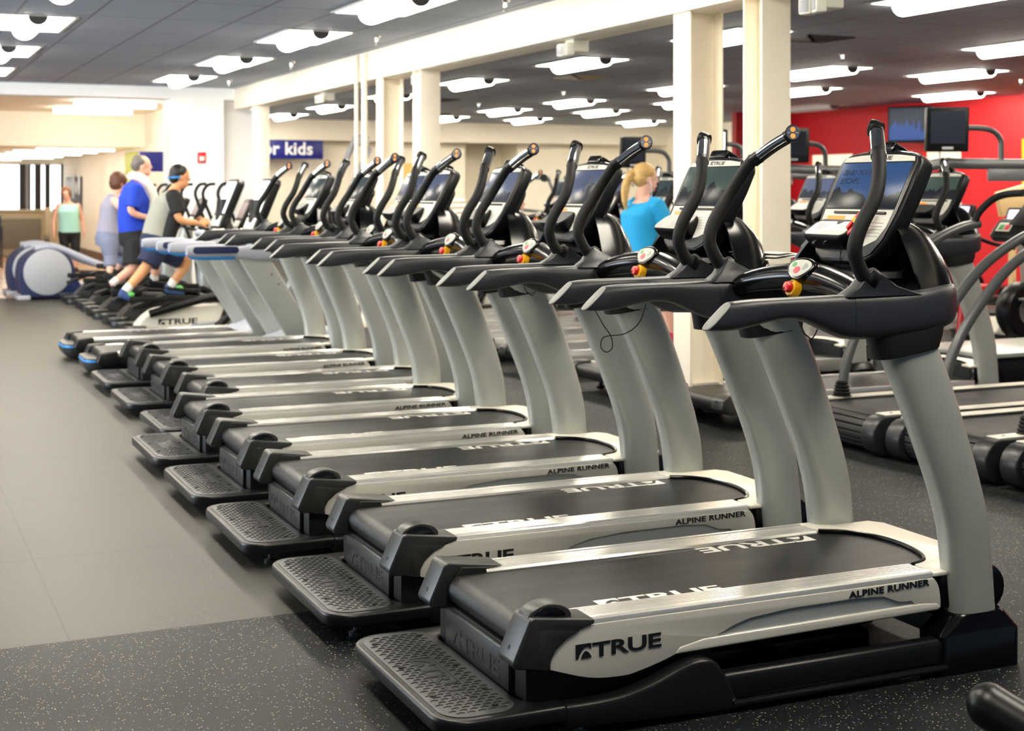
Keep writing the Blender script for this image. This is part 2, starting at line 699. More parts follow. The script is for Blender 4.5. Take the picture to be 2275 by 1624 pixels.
we = [3.54, 3.68, 3.76, 3.81, 3.91, 4.06, 4.16, 4.28, 4.54, 4.6]
for k in range(5):
    w = thing('window_%d' % (k + 1), 'bright window at the end of the corridor', 'window')
    del w['label'], w['category']
    struct(w)
    g = G()
    g.box(wx[k][0], wx[k][1], 38.34, 38.36, .98, 2.14)
    g.make('pane', 'window_glow' if k != 1 else 'lamp_off', w)
    g = G()
    g.box(we[2 * k], we[2 * k + 1], 38.24, 38.30, .95, 2.16)
    g.make('window_frame', 'frame_dark', w)
# back wall of the right hand bay, with soffit and a recess
g = G()
g.box(5.2, 12.3, 30.0, 30.3, 0, 3.0)
g.box(12.3, 13.6, 31.0, 31.3, 0, 3.0)
g.box(12.2, 12.3, 30.3, 31.3, 0, 3.0)
g.box(13.6, 13.7, 30.3, 31.3, 0, 3.0)
g.box(13.6, 17.5, 30.0, 30.3, 0, 3.0)
struct(g.make('wall_back', 'cream_wall'))
g = G()
g.box(4.9, 17.5, 29.55, 29.99, 2.56, 2.999)
struct(g.make('trim_3', 'cream'))
g = G()
g.box(5.1, 5.2, 21.75, 30.0, 0, 3.0)
struct(g.make('wall_divider', 'white_wall'))
# red wall with two tiers of lit panes
g = G()
g.box(16.4, 16.6, 2.0, 18.55, 0, 3.0)
g.box(16.4, 16.6, 22.75, 23.4, 0, 3.0)
g.box(16.4, 16.6, 18.55, 22.75, 2.17, 3.0)
g.box(16.4, 16.6, 18.55, 22.75, 0, .95)
for a in (19.62, 21.28):
    g.box(16.4, 16.6, a - .12, a + .12, .95, 2.17)
g.box(16.38, 16.6, 18.55, 22.75, 1.80, 1.88)
struct(g.make('wall_right', 'red_wall'))
g = G()
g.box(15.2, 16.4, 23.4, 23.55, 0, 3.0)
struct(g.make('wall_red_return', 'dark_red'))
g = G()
g.box(17.3, 17.5, 23.4, 30.0, 0, 3.0)
struct(g.make('wall_far_right', 'cream_wall'))
ys = [18.55, 19.50, 19.74, 21.16, 21.40, 22.75]
for k in range(3):
    w = thing('window_%d' % (k + 6), 'x', 'x')
    del w['label'], w['category']
    struct(w)
    for a, b in ((.95, 1.80), (1.88, 2.17)):
        g = G()
        g.box(16.5, 16.52, ys[2 * k], ys[2 * k + 1], a, b)
        g.make('pane', 'pane_lit', w)
yd = tag(G().box(16.36, 16.40, 16.2, 17.15, .2, 2.30, .005).make('wall_board', ['yellow']), 'tall yellow panel on the red wall at the right edge', 'panel')

# ---------------------------------------------------------------- columns (H sections)
def column(x0, y0, w, d, alongx, label):
    t = thing('steel_column', label, 'column', (x0, y0, 0), 0, 'cream steel columns under the beam')
    f = .016
    g = G()
    if alongx:                       # flanges face -x / +x
        g.box(0, f, 0, w, 0, 2.689, .003)
        g.box(d - f, d, 0, w, 0, 2.689, .003)
        g.box(f, d - f, w / 2 - .007, w / 2 + .007, 0, 2.689)
    else:                            # flanges face -y / +y
        g.box(0, w, 0, f, 0, 2.689, .003)
        g.box(0, w, d - f, d, 0, 2.689, .003)
        g.box(w / 2 - .007, w / 2 + .007, f, d - f, 0, 2.689)
    o = g.make('steel_section', 'cream', t)
    return t
column(4.98, 8.22, .215, .26, True, 'cream column left of the near pair, behind the second treadmill screen')
column(4.98, 7.38, .21, .21, False, 'cream column right of the near pair, seen behind the tall raised handle')
column(4.98, 14.45, .20, .24, True, 'cream column beside the two vertical pipes')
column(4.98, 13.30, .21, .22, False, 'cream column just right of the column with pipes')
column(4.99, 19.85, .185, .22, False, 'narrow cream column left of the for kids sign')
for k, (px, py) in enumerate(((4.925, 15.16), (4.925, 14.88))):
    r = .022 if k == 0 else .034
    o = G().tube([(px, py, .02), (px, py, 2.98)], r, 12).make('conduit_pipe', 'cream')
    tag(o, ('thinner left', 'thicker right')[k] + ' white conduit pipe running up the face of the beam', 'pipe', 'white conduit pipes')

# ---------------------------------------------------------------- ceiling lamps
LIGHTS = []
for k, y in enumerate((1.6, 4.4, 7.25, 10.1)):  # row carried on out of the picture, added to light the near machines
    LIGHTS.append((1.04, y, 'on', 'ceiling light over the walking lane, out of the picture, number %s from behind the camera' % ('one', 'two', 'three', 'four')[k]))
for k, y in enumerate((7.25, 10.1, 12.9, 15.68)):  # whole row added out of the picture for its light
    LIGHTS.append((-1.6, y, 'on', 'ceiling light far left of the walking lane, number %s' % ('one', 'two', 'three', 'four')[k]))
for k, y in enumerate((12.9, 15.68, 18.56)):
    LIGHTS.append((1.04, y, 'on', 'ceiling light at the upper left edge, %s of its row' % ('nearest', 'second', 'farthest')[k]))
for k, y in enumerate((2.0, 4.8, 7.6, 10.4, 13.05, 15.95, 18.8)):  # nearest one added unseen, for light from the camera side
    LIGHTS.append((3.59, y, 'on', 'ceiling light left of the long beam, %s in its line' % ('nearest, beside the camera', 'second, above the nearest machine', 'third, above the picture', 'cut by the top edge', 'first wholly seen', 'second wholly seen', 'last before the white header')[k]))
for k, y in enumerate((5.0, 8.1, 11.24, 14.41, 17.75, 21.0, 24.3, 27.4)):
    LIGHTS.append((7.32, y, 'on', 'ceiling light just right of the beam, number %s from the near end' % ('one', 'two', 'three', 'four', 'five', 'six', 'seven', 'eight')[k]))
for k, y in enumerate((4.4, 7.6, 10.75, 14.2, 17.5, 21.1, 24.0, 27.0)):
    LIGHTS.append((10.58, y, 'on', 'ceiling light in the second line right of the beam, number %s from the near end' % ('one', 'two', 'three', 'four', 'five', 'six', 'seven', 'eight')[k]))
for k, y in enumerate((9.2, 13.84, 17.2, 20.5, 23.6, 26.9)):
    LIGHTS.append((12.4, y, 'on', 'ceiling light in the third line right of the beam, number %s from the near end' % ('one', 'two', 'three', 'four', 'five', 'six')[k]))
for k, y in enumerate((13.4, 17.0, 20.6, 26.9)):
    LIGHTS.append((15.1, y, 'off' if k == 2 else 'on', ('ceiling light nearest the red wall, first', 'ceiling light nearest the red wall, second, above the wall television', 'unlit ceiling light before the red wall', 'ceiling light farthest off along the red wall line')[k]))


def lamp(x, y, state, label):
    t = thing('ceiling_light', label, 'ceiling light', (x, y, 3.0), 0, 'ceiling lights')
    fr = G()
    fr.box(-.03, .64, -.03, 0, -.012, -.001)
    fr.box(-.03, .64, 1.22, 1.25, -.012, -.001)
    fr.box(-.03, 0, 0, 1.22, -.012, -.001)
    fr.box(.61, .64, 0, 1.22, -.012, -.001)
    fr.make('frame', 'lamp_frame', t)
    le = G()
    on = 'lamp' if state == 'on' else 'lamp_off'
    le.box(0, .61, 0, 1.22, -.010, -.003)
    prof = [(.305 + .105 * math.cos(a), -.010 - .088 * math.sin(a)) for a in [PI * k / 10 for k in range(11)]]
    le.prism(prof, 'y', .012, 1.208, 0)
    le.make('diffuser', on, t)
    e = G()
    e.prism([(.305 + (x - .305) * .78, -.010 + (z + .010) * .86) for x, z in prof], 'y', -.004, .0119, 0)
    e.make('end_plate', 'lamp_end', t)
    return t


proto = {}
for x, y, st, lb in LIGHTS:
    if st not in proto:
        proto[st] = lamp(x, y, st, lb)
    else:
        dup(proto[st], (x, y, 3.0), None, lb)


# corridor tubes
def tubelight(x0, x1, y, z, label, hh=.075):
    t = thing('tube_light', label, 'ceiling light', (x0, y, z), 0, 'corridor tube lights')
    g = G()
    g.box(0, x1 - x0, -.10, .10, -.02, 0, .004)
    g.make('housing', 'lamp_frame', t)
    g = G()
    g.prism(rrect(-.085, .085, -.02 - hh, -.02, hh * .4, 3), 'x', .02, x1 - x0 - .02, .01)
    g.make('diffuser', 'lamp', t)
tubelight(2.90, 4.15, 22.85, 2.875, 'right one of the two long tube lights behind the white header')
tubelight(2.83, 4.12, 24.9, 2.875, 'left one of the two long tube lights behind the white header')
for k, (a, b, y) in enumerate(((2.80, 4.20, 27.3), (2.55, 4.12, 28.9), (2.55, 4.05, 30.6), (2.5, 3.9, 32.4), (2.9, 3.9, 34.2), (2.4, 3.4, 36.2))):
    tubelight(a, b, y, 2.275, 'low corridor tube light, number %s past the cream bulkhead' % ('one', 'two', 'three', 'four', 'five', 'six')[k], .03)

# sprinklers, vents, emergency lamps
for k, (x, y) in enumerate(((4.60, 10.38), (4.53, 13.3), (4.53, 16.37), (4.50, 19.4), (9.6, 16.2), (9.75, 12.9), (9.6, 19.5), (14.1, 14.8), (9.6, 22.8))):
    t = thing('sprinkler', ('sprinkler head at the top edge, nearest of those left of the beam', 'second sprinkler head left of the beam', 'third sprinkler head left of the beam', 'farthest sprinkler head left of the beam', 'sprinkler head between the first two lamp lines right of the beam', 'sprinkler head beside the dark ceiling vent', 'small sprinkler head far off over the cream soffit', 'sprinkler head before the red wall', 'farthest sprinkler head right of the beam')[k], 'sprinkler', (x, y, 3.0), 0, 'ceiling sprinklers')
    g = G()
    g.lathe([(0, 0), (.04, 0), (.036, -.012), (.018, -.02), (.016, -.055), (0, -.055)], (0, 0, -.001), 'z', 14)
    g.make('escutcheon', 'chrome', t)
    g = G()
    g.lathe([(0, -.056), (.008, -.056), (.01, -.085), (.026, -.088), (.026, -.092), (0, -.092)], (0, 0, 0), 'z', 12)
    g.make('deflector', 'steel_grey', t)
for k, (x, y, s) in enumerate(((8.55, 11.75, .55), (8.65, 17.0, .6), (8.6, 22.2, .6), (10.2, 26.6, .6))):
    t = thing('air_vent', ('dark square air vent right of the near columns', 'pale air vent beyond the nearest lamp right of the beam', 'third air vent farther along the right ceiling', 'farthest small air vent near the cream soffit')[k], 'vent', (x, y, 3.0), 0, 'ceiling air vents')
    g = G()
    for q in range(4):
        a = s * (.5 - q * .11)
        for (p0, p1, p2, p3) in ((-a, a, -a, -a + .035), (-a, a, a - .035, a), (-a, -a + .035, -a, a), (a - .035, a, -a, a)):
            g.box(p0, p1, p2, p3, -.014 - .006 * q, -.002 - .004 * q)
    g.make('louvre', 'vent' if k != 1 else 'olive_trim', t)
    g = G()
    g.box(-.5 * s, .5 * s, -.5 * s, .5 * s, -.003, -.001)
    g.make('backing', 'frame_dark', t)
for k, (y, z) in enumerate(((6.95, 2.60), (10.2, 2.63), (13.55, 2.63), (16.95, 2.63), (20.2, 2.64))):
    t = thing('emergency_light', ('white emergency light at the top edge, right of the near columns', 'white emergency light left of the near columns', 'white emergency light in front of the third column top', 'white emergency light right of the for kids sign', 'white emergency light above the narrow column by the sign')[k], 'emergency light', (5.10, y, z + .06), 0, 'emergency lights under the beam')
    g = G()
    g.box(-.03, .11, -.08, .08, -.10, .025, .015)
    g.make('battery_box', 'plastic_white', t)
    for s in (-1, 1):
        g = G()
        g.box(-.07, .0, s * .07 - .045, s * .07 + .045, -.13, -.03, .014, 0, Matrix.Rotation(s * .3, 4, 'Z'))
        g.box(-.075, -.069, s * .07 - .032, s * .07 + .032, -.115, -.045, .003, 1, Matrix.Rotation(s * .3, 4, 'Z'))
        g.make('lamp_head', ['plastic_white', 'pale_grey'], t)

# fire alarm, dispenser, signs
t = thing('fire_alarm', 'red fire alarm strobe high on the white pillar', 'fire alarm', (4.47, 21.05, 1.98))
g = G()
g.box(-.06, .06, -.045, 0, -.08, .08, .008)
g.make('housing', 'alarm_red', t)
g = G()
g.box(-.035, .035, -.06, -.046, -.05, .015, .006)
g.make('strobe', 'plastic_white', t)
t = thing('soap_dispenser', 'pale dispenser fixed to the white pillar behind the treadmill consoles', 'dispenser', (4.93, 21.25, 1.45))
g = G()
g.box(-.07, .07, -.12, 0, -.14, .14, .025)
g.make('cover', 'bluegrey', t)
g = G()
g.box(-.03, .03, -.10, -.03, -.19, -.14, .008)
g.make('nozzle', 'plastic_white', t)
t = thing('blue_sign_board', 'long dark blue wall sign with white words ending in kids', 'sign', (7.32, 29.54, 2.36))
g = G()
g.box(-.75, 1.53, -.03, .0, -.20, .20, .004)
g.make('board', 'blue_sign', t)
g = G()
g.text('for kids', .37, MM((.12, -.032, -.105), (1, 0, 0), (0, 0, 1)), 0, .002, bold=.008, sp=1.04)
g.make('lettering', 'sign_white', t)
t = thing('projecting_sign', 'dark blue boxy sign sticking out left of the white pillar', 'sign', (4.2, 24.2, 1.97))
g = G()
g.box(-.08, .40, -.10, .10, -.16, .17, .006)
g.make('box', 'blue_sign', t)
g = G()
g.box(-.10, -.08, -.06, .06, -.08, .05, .004)
g.make('plate', 'sign_white', t)
t = thing('poster', 'dark framed poster with white shapes on the corridor wall', 'poster', (4.6, 36.0, 1.36))
g = G()
g.box(-.035, -.005, -1.35, 1.35, -.46, .46, .004)
g.make('sheet', 'poster_dark', t)
g = G()
for k in range(5):
    g.ball((-.037, 1.0 - k * .5, .28 - .08 * (k % 2)), (.006, .17, .16 + .1 * (k % 3)), 10)
g.make('figures', 'sign_white', t)
for k, (y, z, h) in enumerate(((27.9, 2.02, .20), (27.9, 1.62, .12))):
    o = G().box(4.57, 4.595, y - .75, y + .6, z - h, z + h, .003).make('notice', 'lime')
    tag(o, ('yellow-green notice', 'small yellow-green notice')[k] + (' high on the corridor wall above the grey haired man', ' lower on the corridor wall, behind the man in blue')[k], 'notice')
# far corridor furniture
t = thing('counter', 'low grey panelled counter under the far corridor windows', 'counter', (3.3, 34.5, 0))
g = G()
g.box(-1.2, .45, -.3, .3, .02, 1.0, .01)
g.make('body', 'olive_trim', t)
g = G()
g.box(-1.1, .33, -.33, -.30, .18, .86, .01)
g.make('panel', 'grey_panel', t)
g = G()
g.box(-1.25, .50, -.34, .34, 1.0, 1.06, .01)
g.make('top', 'olive_trim', t)
t = thing('gate_post', 'olive metal post standing beside the mint shirted walker', 'post', (3.66, 33.2, 0))
g = G()
g.box(-.06, .06, -.06, .06, .003, 1.12, .01)
g.box(.10, .20, -.05, .05, .003, 1.10, .01)
g.make('post', 'olive_trim', t)
g = G()
g.ball((-.03, -.09, .45), (.06, .04, .08), 10)
g.make('latch', 'grey_panel', t)
t = thing('stacking_chair', 'dark chair cut by the left edge of the picture', 'chair', (2.35, 29.5, 0))
g = G()
g.box(-.35, .02, -.25, .25, .46, .52, .02)
g.make('seat', 'cloth_navy', t)
g = G()
g.box(-.35, .02, -.27, -.22, .50, 1.02, .02)
g.make('backrest', 'cloth_navy', t)
for x, y in ((-.32, -.24), (.04, -.24), (-.32, .24), (.04, .24)):
    g = G()
    g.tube([(x, y, .004), (x, y, .80 if y < 0 else .46)], .016, 8)
    g.make('leg', 'frame_dark', t)
# television on the red wall
t = thing('wall_television', 'wall mounted television with a blue lit picture high on the red wall', 'television', (16.1, 19.45, 2.63))
TV = Matrix.Rotation(.62, 4, 'Z')
g = G()
g.box(-.05, .05, -.37, .37, -.33, .29, .012, 0, TV)
tvb = g.make('case', 'black', t)
g = G()
g.box(-.056, -.05, -.34, .34, -.28, .26, 0, 0, TV)
g.make('screen', 'scr_tv', t)
g = G()
g.box(.05, .30, -.05, .05, -.06, .06, .006)
g.make('bracket', 'black', t)
# wooden door far off
t = thing('wooden_door', 'yellow wooden door far behind the sixth treadmill', 'door', (10.78, 29.98, 0))
g = G()
g.box(-.5, .5, -.03, 0, 0.002, 2.1, .004)
g.make('leaf', 'wood', t)
g = G()
g.ball((.42, -.06, 1.0), .04, 10)
g.make('handle', 'steel_grey', t)


# ================================================================ TREADMILLS OF THE FRONT ROW
OFF = (-2.35, 0, 0)


def TG():
    return G(OFF)


YC = 3.92
tm = thing('treadmill', 'black and silver treadmill nearest the camera, its lit screen reading FIND YOUR ESCAPE', 'treadmill', (2.35, YC, 0), 0, 'black and silver treadmills in the front row')

# --- rear step with arms along both sides
g = TG()
U = [(1.85, -.412)] + [(1.47 + .09 * math.cos(a), -.322 + .09 * math.sin(a)) for a in [-PI / 2 - k * PI / 10 for k in range(6)]]
out = [(1.742, -.412)] + [(1.475 - .10 * math.sin(k * PI / 12), -.312 - .10 * math.cos(k * PI / 12)) for k in range(7)]
inn = [(1.742, -.345), (1.70, -.345)] + [(1.70 - .06 * math.sin(k * PI / 8), -.285 - .06 * math.cos(k * PI / 8)) for k in range(5)]
half = out[:]                       # from front outer to rear
ring = half + [(x, -y) for x, y in half[::-1]] + [(x, -y) for x, y in inn] + inn[::-1]
g.prism(ring, 'z', .056, .10, .011, 0, seg=3)
# raised plate and crescents
pl = rrect(1.40, 1.62, -.385, .385, .075, 5)
g.prism(pl, 'z', .0985, .1025, .0015, 1)
k = 0
y = -.355
row = 0
while y < .36:
    for i in range(7):
        x = 1.420 + i * .031 + (row % 2) * .0155
        if x > 1.605 or (abs(y) > .29 and (x < 1.43 or x > 1.60)):
            continue
        if abs(y) < .125 and 1.468 < x < 1.545:
            continue
        arc = []
        for q in range(5):
            a = -1.15 + 2.3 * q / 4
            arc.append((x + .0122 * math.sin(a), y + .0085 * math.cos(a)))
        pts = arc + [(x + .0100 * math.sin(1.15 - 2.3 * q / 4), y - .0026 + .0085 * math.cos(1.15 - 2.3 * q / 4)) for q in range(5)]
        g.prism(pts, 'z', .102, .1045, 0, 2)
    y += .0195
    row += 1
step = g.make('rear_step', ['satin_black', 'step_grey', 'step_mark'], tm, 'ribbed charcoal step behind the belt')
g = TG()
fr = rrect(1.472, 1.542, -.118, .118, .004, 2)
for a, b, c, d in ((1.472, 1.475, -.118, .118), (1.539, 1.542, -.118, .118), (1.472, 1.542, -.118, -.115), (1.472, 1.542, .115, .118)):
    g.box(a, b, c, d, .1025, .1042)
g.logo(MM((1.480, .105, .1034), (0, -1, 0), (1, 0, 0)), .052, 0, .0008)
g.make('maker_logo', ['step_mark'], step)
for x, y in ((1.43, -.2), (1.43, .06), (1.43, .30), (1.56, -.33), (1.585, .02), (1.585, -.2), (1.585, .33)):
    g = TG()
    g.lathe([(0, .1028), (.009, .1028), (.009, .1055), (0, .1055)], (x, y, 0), 'z', 10)
    g.make('bolt', 'rubber', step)
for x, y in ((1.50, .30), (1.50, -.30), (1.80, -.37)):
    g = TG()
    g.lathe([(0, 0), (.022, 0), (.024, .008), (.010, .014), (.0065, .016), (.0065, .070), (0, .070)], (x, y, 0), 'z', 12)
    g.make('levelling_foot', 'steel_grey', tm)

# --- side fairings that end in a hump
for s in (-1, 1):
    g = TG()
    pr = [(1.735, .033)] + cr([(1.735, .099), (1.83, .098), (1.92, .104), (2.01, .124), (2.09, .152), (2.15, .167), (2.20, .163), (2.23, .14), (2.255, .10), (2.302, .006)], 3)
    a, b = sorted((s * .412, s * .352))
    g.prism(pr, 'y', a, b, .013, 0, seg=3)
    g.lathe([(0, 0), (.004, 0), (.004, .003), (0, .003)], (2.27, s * .414, .04), 'y', 8, 1)
    g.make('side_fairing', ['satin_black', 'chrome'], tm)
# --- base frame rails
for s in (-1, 1):
    g = TG()
    a, b = sorted((s * .345, s * .40))
    g.box(2.19, 3.08, a, b, .03, .112, .016, 0, seg=3)
    a, b = sorted((s * .36, s * .418))
    g.box(2.27, 3.05, a, b, .018, .034, .005, 0)
    g.make('frame_rail', 'satin_black', tm)
g = TG()
g.box(3.13, 3.21, -.30, .30, .07, .125, .008)
g.make('cross_bar', 'silver', tm)
g = TG()
g.box(2.5, 2.56, -.345, .345, .05, .10, .006)
g.box(2.2, 2.95, -.16, .16, .03, .09, .01)
g.box(2.86, 3.0, -.12, .12, .09, .18, .01)
g.make('lift_motor', 'black', tm)

# --- deck
g = TG()
g.box(1.70, 3.05, -.335, .335, .185, .262, .004)
g.box(1.655, 2.25, -.325, .325, .03, .215, .004)
for k in range(5):
    g.box(1.90, 2.02, -.327, -.32, .055 + k * .014, .061 + k * .014, 0)
g.make('deck', 'rubber', tm)
g = TG()
g.box(1.640, 1.660, -.24, .24, .07, .208, .004, 0)
kp = g.make('kick_panel', ['cap_grey'], tm, 'rear panel with an embossed maker logo')
g = TG()
g.logo(MM((1.6396, .175, .118), (0, -1, 0), (0, 0, 1)), .052, 0, .0008)
g.make('maker_logo', ['step_emboss'], kp)
g = TG()
prf = [(1.695 + .046 * math.cos(a), .2535 + .046 * math.sin(a)) for a in [PI / 2 + k * PI / 9 for k in range(10)]] + [(3.20, .2075), (3.20, .2995)]
g.prism(prf, 'y', -.243, .243, 0)
belt = g.make('running_belt', 'belt', tm, smooth=50)
g = TG()
g.logo(MM((1.94, -.235, .2998), (1, 0, 0), (0, 1, 0)), .062, 0, .0003)
g.make('belt_logo', 'belt_ink', belt)
g = TG()
g.logo(MM((2.98, .232, .2998), (-1, 0, 0), (0, -1, 0)), .066, 0, .0003)
g.make('belt_logo', 'belt_ink', belt)
# --- foot rails with grooves
for s in (-1, 1):
    g = TG()
    sec = [(.238, .262), (.238, .303)]
    yv = .244
    for k in range(7):
        sec += [(yv, .310), (yv + .0085, .310), (yv + .010, .3075), (yv + .0115, .3075)]
        yv += .013
    sec += [(.336, .312), (.352, .312), (.358, .308), (.360, .297), (.360, .285), (.350, .285), (.350, .262)]
    sec = [(s * y, z) for y, z in sec]
    g.prism(sec, 'x', 1.78, 3.035, 0)
    g.make('foot_rail', 'alu', tm, smooth=20)
    # side shell
    a, b = sorted((s * .35, s * .365))
    top = cr([(1.711, .187), (1.712, .215), (1.731, .247), (1.773, .277), (1.835, .2955)], 4)
    bot = cr([(2.30, .222), (2.161, .196), (2.072, .168), (1.99, .148), (1.934, .141), (1.83, .150), (1.711, .187)], 4)[1:-1]
    g = TG()
    body = top + [(2.4, .2945), (3.036, .292)] + cr([(3.036, .292), (3.052, .27), (3.060, .235), (3.062, .20)], 3)[1:] + [(2.98, .199), (2.95, .232), (2.90, .2345), (2.84, .258), (2.74, .264), (2.50, .2625), (2.36, .252), (2.30, .237), (2.24, .213)] + bot
    g.prism(body, 'y', a, b, .005, 0, seg=3)
    # recessed panel and lower moulding
    a2, b2 = sorted((s * .35, s * .358))
    g.prism([(2.2, .195), (2.98, .198), (2.98, .26), (2.3, .262)], 'y', a2, b2, 0, 1)
    a3, b3 = sorted((s * .34, s * .368))
    g.prism([(2.10, .178), (2.12, .198), (2.2, .212), (2.99, .220), (3.05, .214), (3.064, .199), (3.05, .192)], 'y', a3, b3, .006, 0, seg=3)
    sh = g.make('side_shell', ['silver_skirt', 'recess_grey'], tm)
    g = TG()
    g2 = TG()
    if s < 0:
        g.logo(MM((1.787, -.3665, .206), (1, 0, .012), (0, 0, 1)), .040, 0)
        g2.text('ALPINE RUNNER', .0275, MM((2.712, -.3665, .268), (1, 0, .02), (0, 0, 1)), 0, sx=1.42, bold=.0005, sp=1.05)
    else:
        g.logo(MM((2.06, .3665, .206), (-1, 0, 0), (0, 0, 1)), .040, 0)
        g2.text('ALPINE RUNNER', .0275, MM((3.0, .3665, .268), (-1, 0, 0), (0, 0, 1)), 0, sx=1.42, bold=.0005, sp=1.05)
    g.make('maker_logo', 'ink', sh)
    g2.make('model_lettering', 'ink', sh)
    # rear end cap
    g = TG()
    cp = [(1.596, .222), (1.646, .330), (1.658, .337), (1.845, .313), (1.845, .30), (1.80, .288), (1.758, .268), (1.724, .24), (1.706, .21), (1.704, .186), (1.665, .192), (1.655, .196), (1.615, .200), (1.60, .206)]
    a, b = sorted((s * .372, s * .262))
    g.prism(cp, 'y', a, b, .007, 0, seg=3)
    a, b = sorted((s * .3735, s * .36))
    g.prism([(1.672, .302), (1.80, .286), (1.758, .268), (1.724, .24), (1.706, .21), (1.704, .187), (1.668, .194)], 'y', a, b, .004, 0)
    # inner rim round the belt
    a, b = sorted((s * .262, s * .248))
    g.prism([(1.662, .20), (1.655, .27), (1.70, .322), (1.85, .308), (1.85, .26), (1.74, .22)], 'y', a, b, .004, 1)
    # bolt hole on the slanted rear face
    Mh = MM((1.612, s * .315, .2475), (0, 1, 0), (.42, 0, .907))
    g.lathe([(0, -.004), (.0075, -.004), (.0075, .0025), (0, .0025)], (0, 0, 0), 'z', 12, 1, Mh)
    g.make('end_cap', ['cap_grey', 'rubber'], tm)
    if s < 0:
        g = TG()
        hump = [(1.648, .318)] + [(1.715 + .068 * math.cos(q), .322 + .042 * math.sin(q)) for q in [PI - PI * k / 12 for k in range(13)]] + [(1.776, .312)]
        g.prism(hump, 'y', -.352, -.285, .006, 0, seg=3)
        lens = [(1.66, .326)] + [(1.712 + .050 * math.cos(q), .326 + .030 * math.sin(q)) for q in [PI - PI * k / 10 for k in range(11)]]
        g.prism(lens, 'y', -.3545, -.350, .001, 1)
        bump = g.make('adjuster_hump', ['cap_grey', 'gloss_black'], tm)

# --- motor hood in front of the belt
g = TG()
rear = [(3.036, -.365), (3.052, -.25)] + cr([(3.052, -.25), (3.12, -.222), (3.17, -.14), (3.195, -.02), (3.185, .10), (3.13, .20), (3.052, .25)], 4)[1:-1] + [(3.052, .25), (3.036, .365)]
hood = rear + [(3.12, .365), (3.14, .30), (3.30, .30), (3.335, .25), (3.335, -.25), (3.30, -.30), (3.14, -.30), (3.12, -.365)]
g.prism(hood, 'z', .296, .309, .004, 0)
g.box(3.16, 3.33, -.30, .30, .10, .297, .01, 1)
hd = g.make('motor_hood', ['hood_silver', 'rubber'], tm)
g = TG()
lip = [(x - .004, y, .3065) for x, y in rear[1:-1]]
g.tube(lip, .0075, 8)
g.make('hood_lip', 'gloss_black', hd)
g = TG()
for s in (-1, 1):
    a, b = sorted((s * .36, s * .30))
    g.box(3.066, 3.15, a, b, .19, .300, .01)
g.prism([(3.30, .10)] + [(3.30 + .085 * math.cos(a), .215 + .08 * math.sin(a)) for a in [-PI / 2 + k * PI / 10 for k in range(11)]], 'y', -.30, .30, .01)
g.make('hood_nose', 'gloss_black', hd)

# --- uprights, boots, sockets
UP = [(.10, 3.205, .083), (.16, 3.19, .085), (.30, 3.176, .087), (.44, 3.160, .089), (.56, 3.128, .092), (.67, 3.088, .096), (.78, 3.045, .100), (.88, 3.003, .103), (.97, 2.962, .105), (1.05, 2.920, .106), (1.10, 2.893, .105)]
for s in (-1, 1):
    g = TG()
    rings = []
    for z, x, a in cr(UP, 3):
        rings.append([(x + u, s * .352 + v, z) for u, v in sup(a, .052, 28, 2.7)])
    g.loft(rings)
    g.make('upright', 'silver', tm, smooth=50)
    g = TG()
    a, b = sorted((s * .285, s * .415))
    rb = rrect(3.03, 3.345, a, b, .03, 4)
    rm = rrect(3.03, 3.345, a, b, .03, 4)
    rt = rrect(3.088, 3.30, min(s * .295, s * .41), max(s * .295, s * .41), .045, 4)
    g.loft([[(x, y, 0.0) for x, y in rb], [(x, y, .118) for x, y in rm], [(x, y, .126) for x, y in rrect(3.036, 3.338, a + .005, b - .005, .03, 4)], [(x, y, .172) for x, y in rt], [(x, y, .178) for x, y in rrect(3.094, 3.294, min(s * .30, s * .405), max(s * .30, s * .405), .045, 4)]])
    g.make('upright_boot', 'gloss_black', tm)
    g = TG()
    g.loft([[(2.925 + u, s * .356 + v, 1.0 + u * .14) for u, v in sup(.118, .057, 24, 3)], [(2.925 + u, s * .362 + v, 1.045 + u * .08) for u, v in sup(.132, .052, 24, 3)], [(2.915 + u, s * .368 + v, 1.10) for u, v in sup(.150, .036, 24, 3)]])
    g.make('upright_socket', 'rubber', tm)

# --- arm rails: (x, top, bottom, half width, y)
AR = [(2.232, 1.178, 1.098, .026, .383), (2.30, 1.182, 1.096, .033, .382), (2.38, 1.184, 1.112, .034, .381), (2.46, 1.185, 1.122, .034, .380), (2.53, 1.186, 1.113, .035, .379), (2.60, 1.187, 1.084, .036, .378), (2.66, 1.188, 1.060, .036, .378), (2.705, 1.188, 1.052, .036, .378)]


def arm_ring(x, t, b, w, y, s, tilt):
    zc, h = (t + b) / 2, (t - b) / 2
    r = []
    for u, v in sup(w, h, 24, 3.2):
        r.append((x + tilt * v / max(h, .01), s * y + u, zc + v))
    return r
for s in (-1, 1):
    g = TG()
    rr = cr(AR, 3)
    rings = []
    for i, (x, t, b, w, y) in enumerate(rr):
        f = max(0, 1 - (x - 2.232) / .13)
        rings.append(arm_ring(x, t, b, w, y, s, .042 * f))
    g.loft(rings)
    arm = g.make('arm_rail', 'arm_grey', tm, smooth=50)
    g = TG()
    x, t, b, w, y = rr[0]
    g.loft([arm_ring(x - .003, t - .004, b + .004, w * .9, y, s, .040), arm_ring(x - .0005, t - .001, b + .001, w * .985, y, s, .042), arm_ring(x + .004, t, b, w, y, s, .042)])
    g.make('arm_tip', 'tip_grey', arm, 'pale grey oval end of the arm')
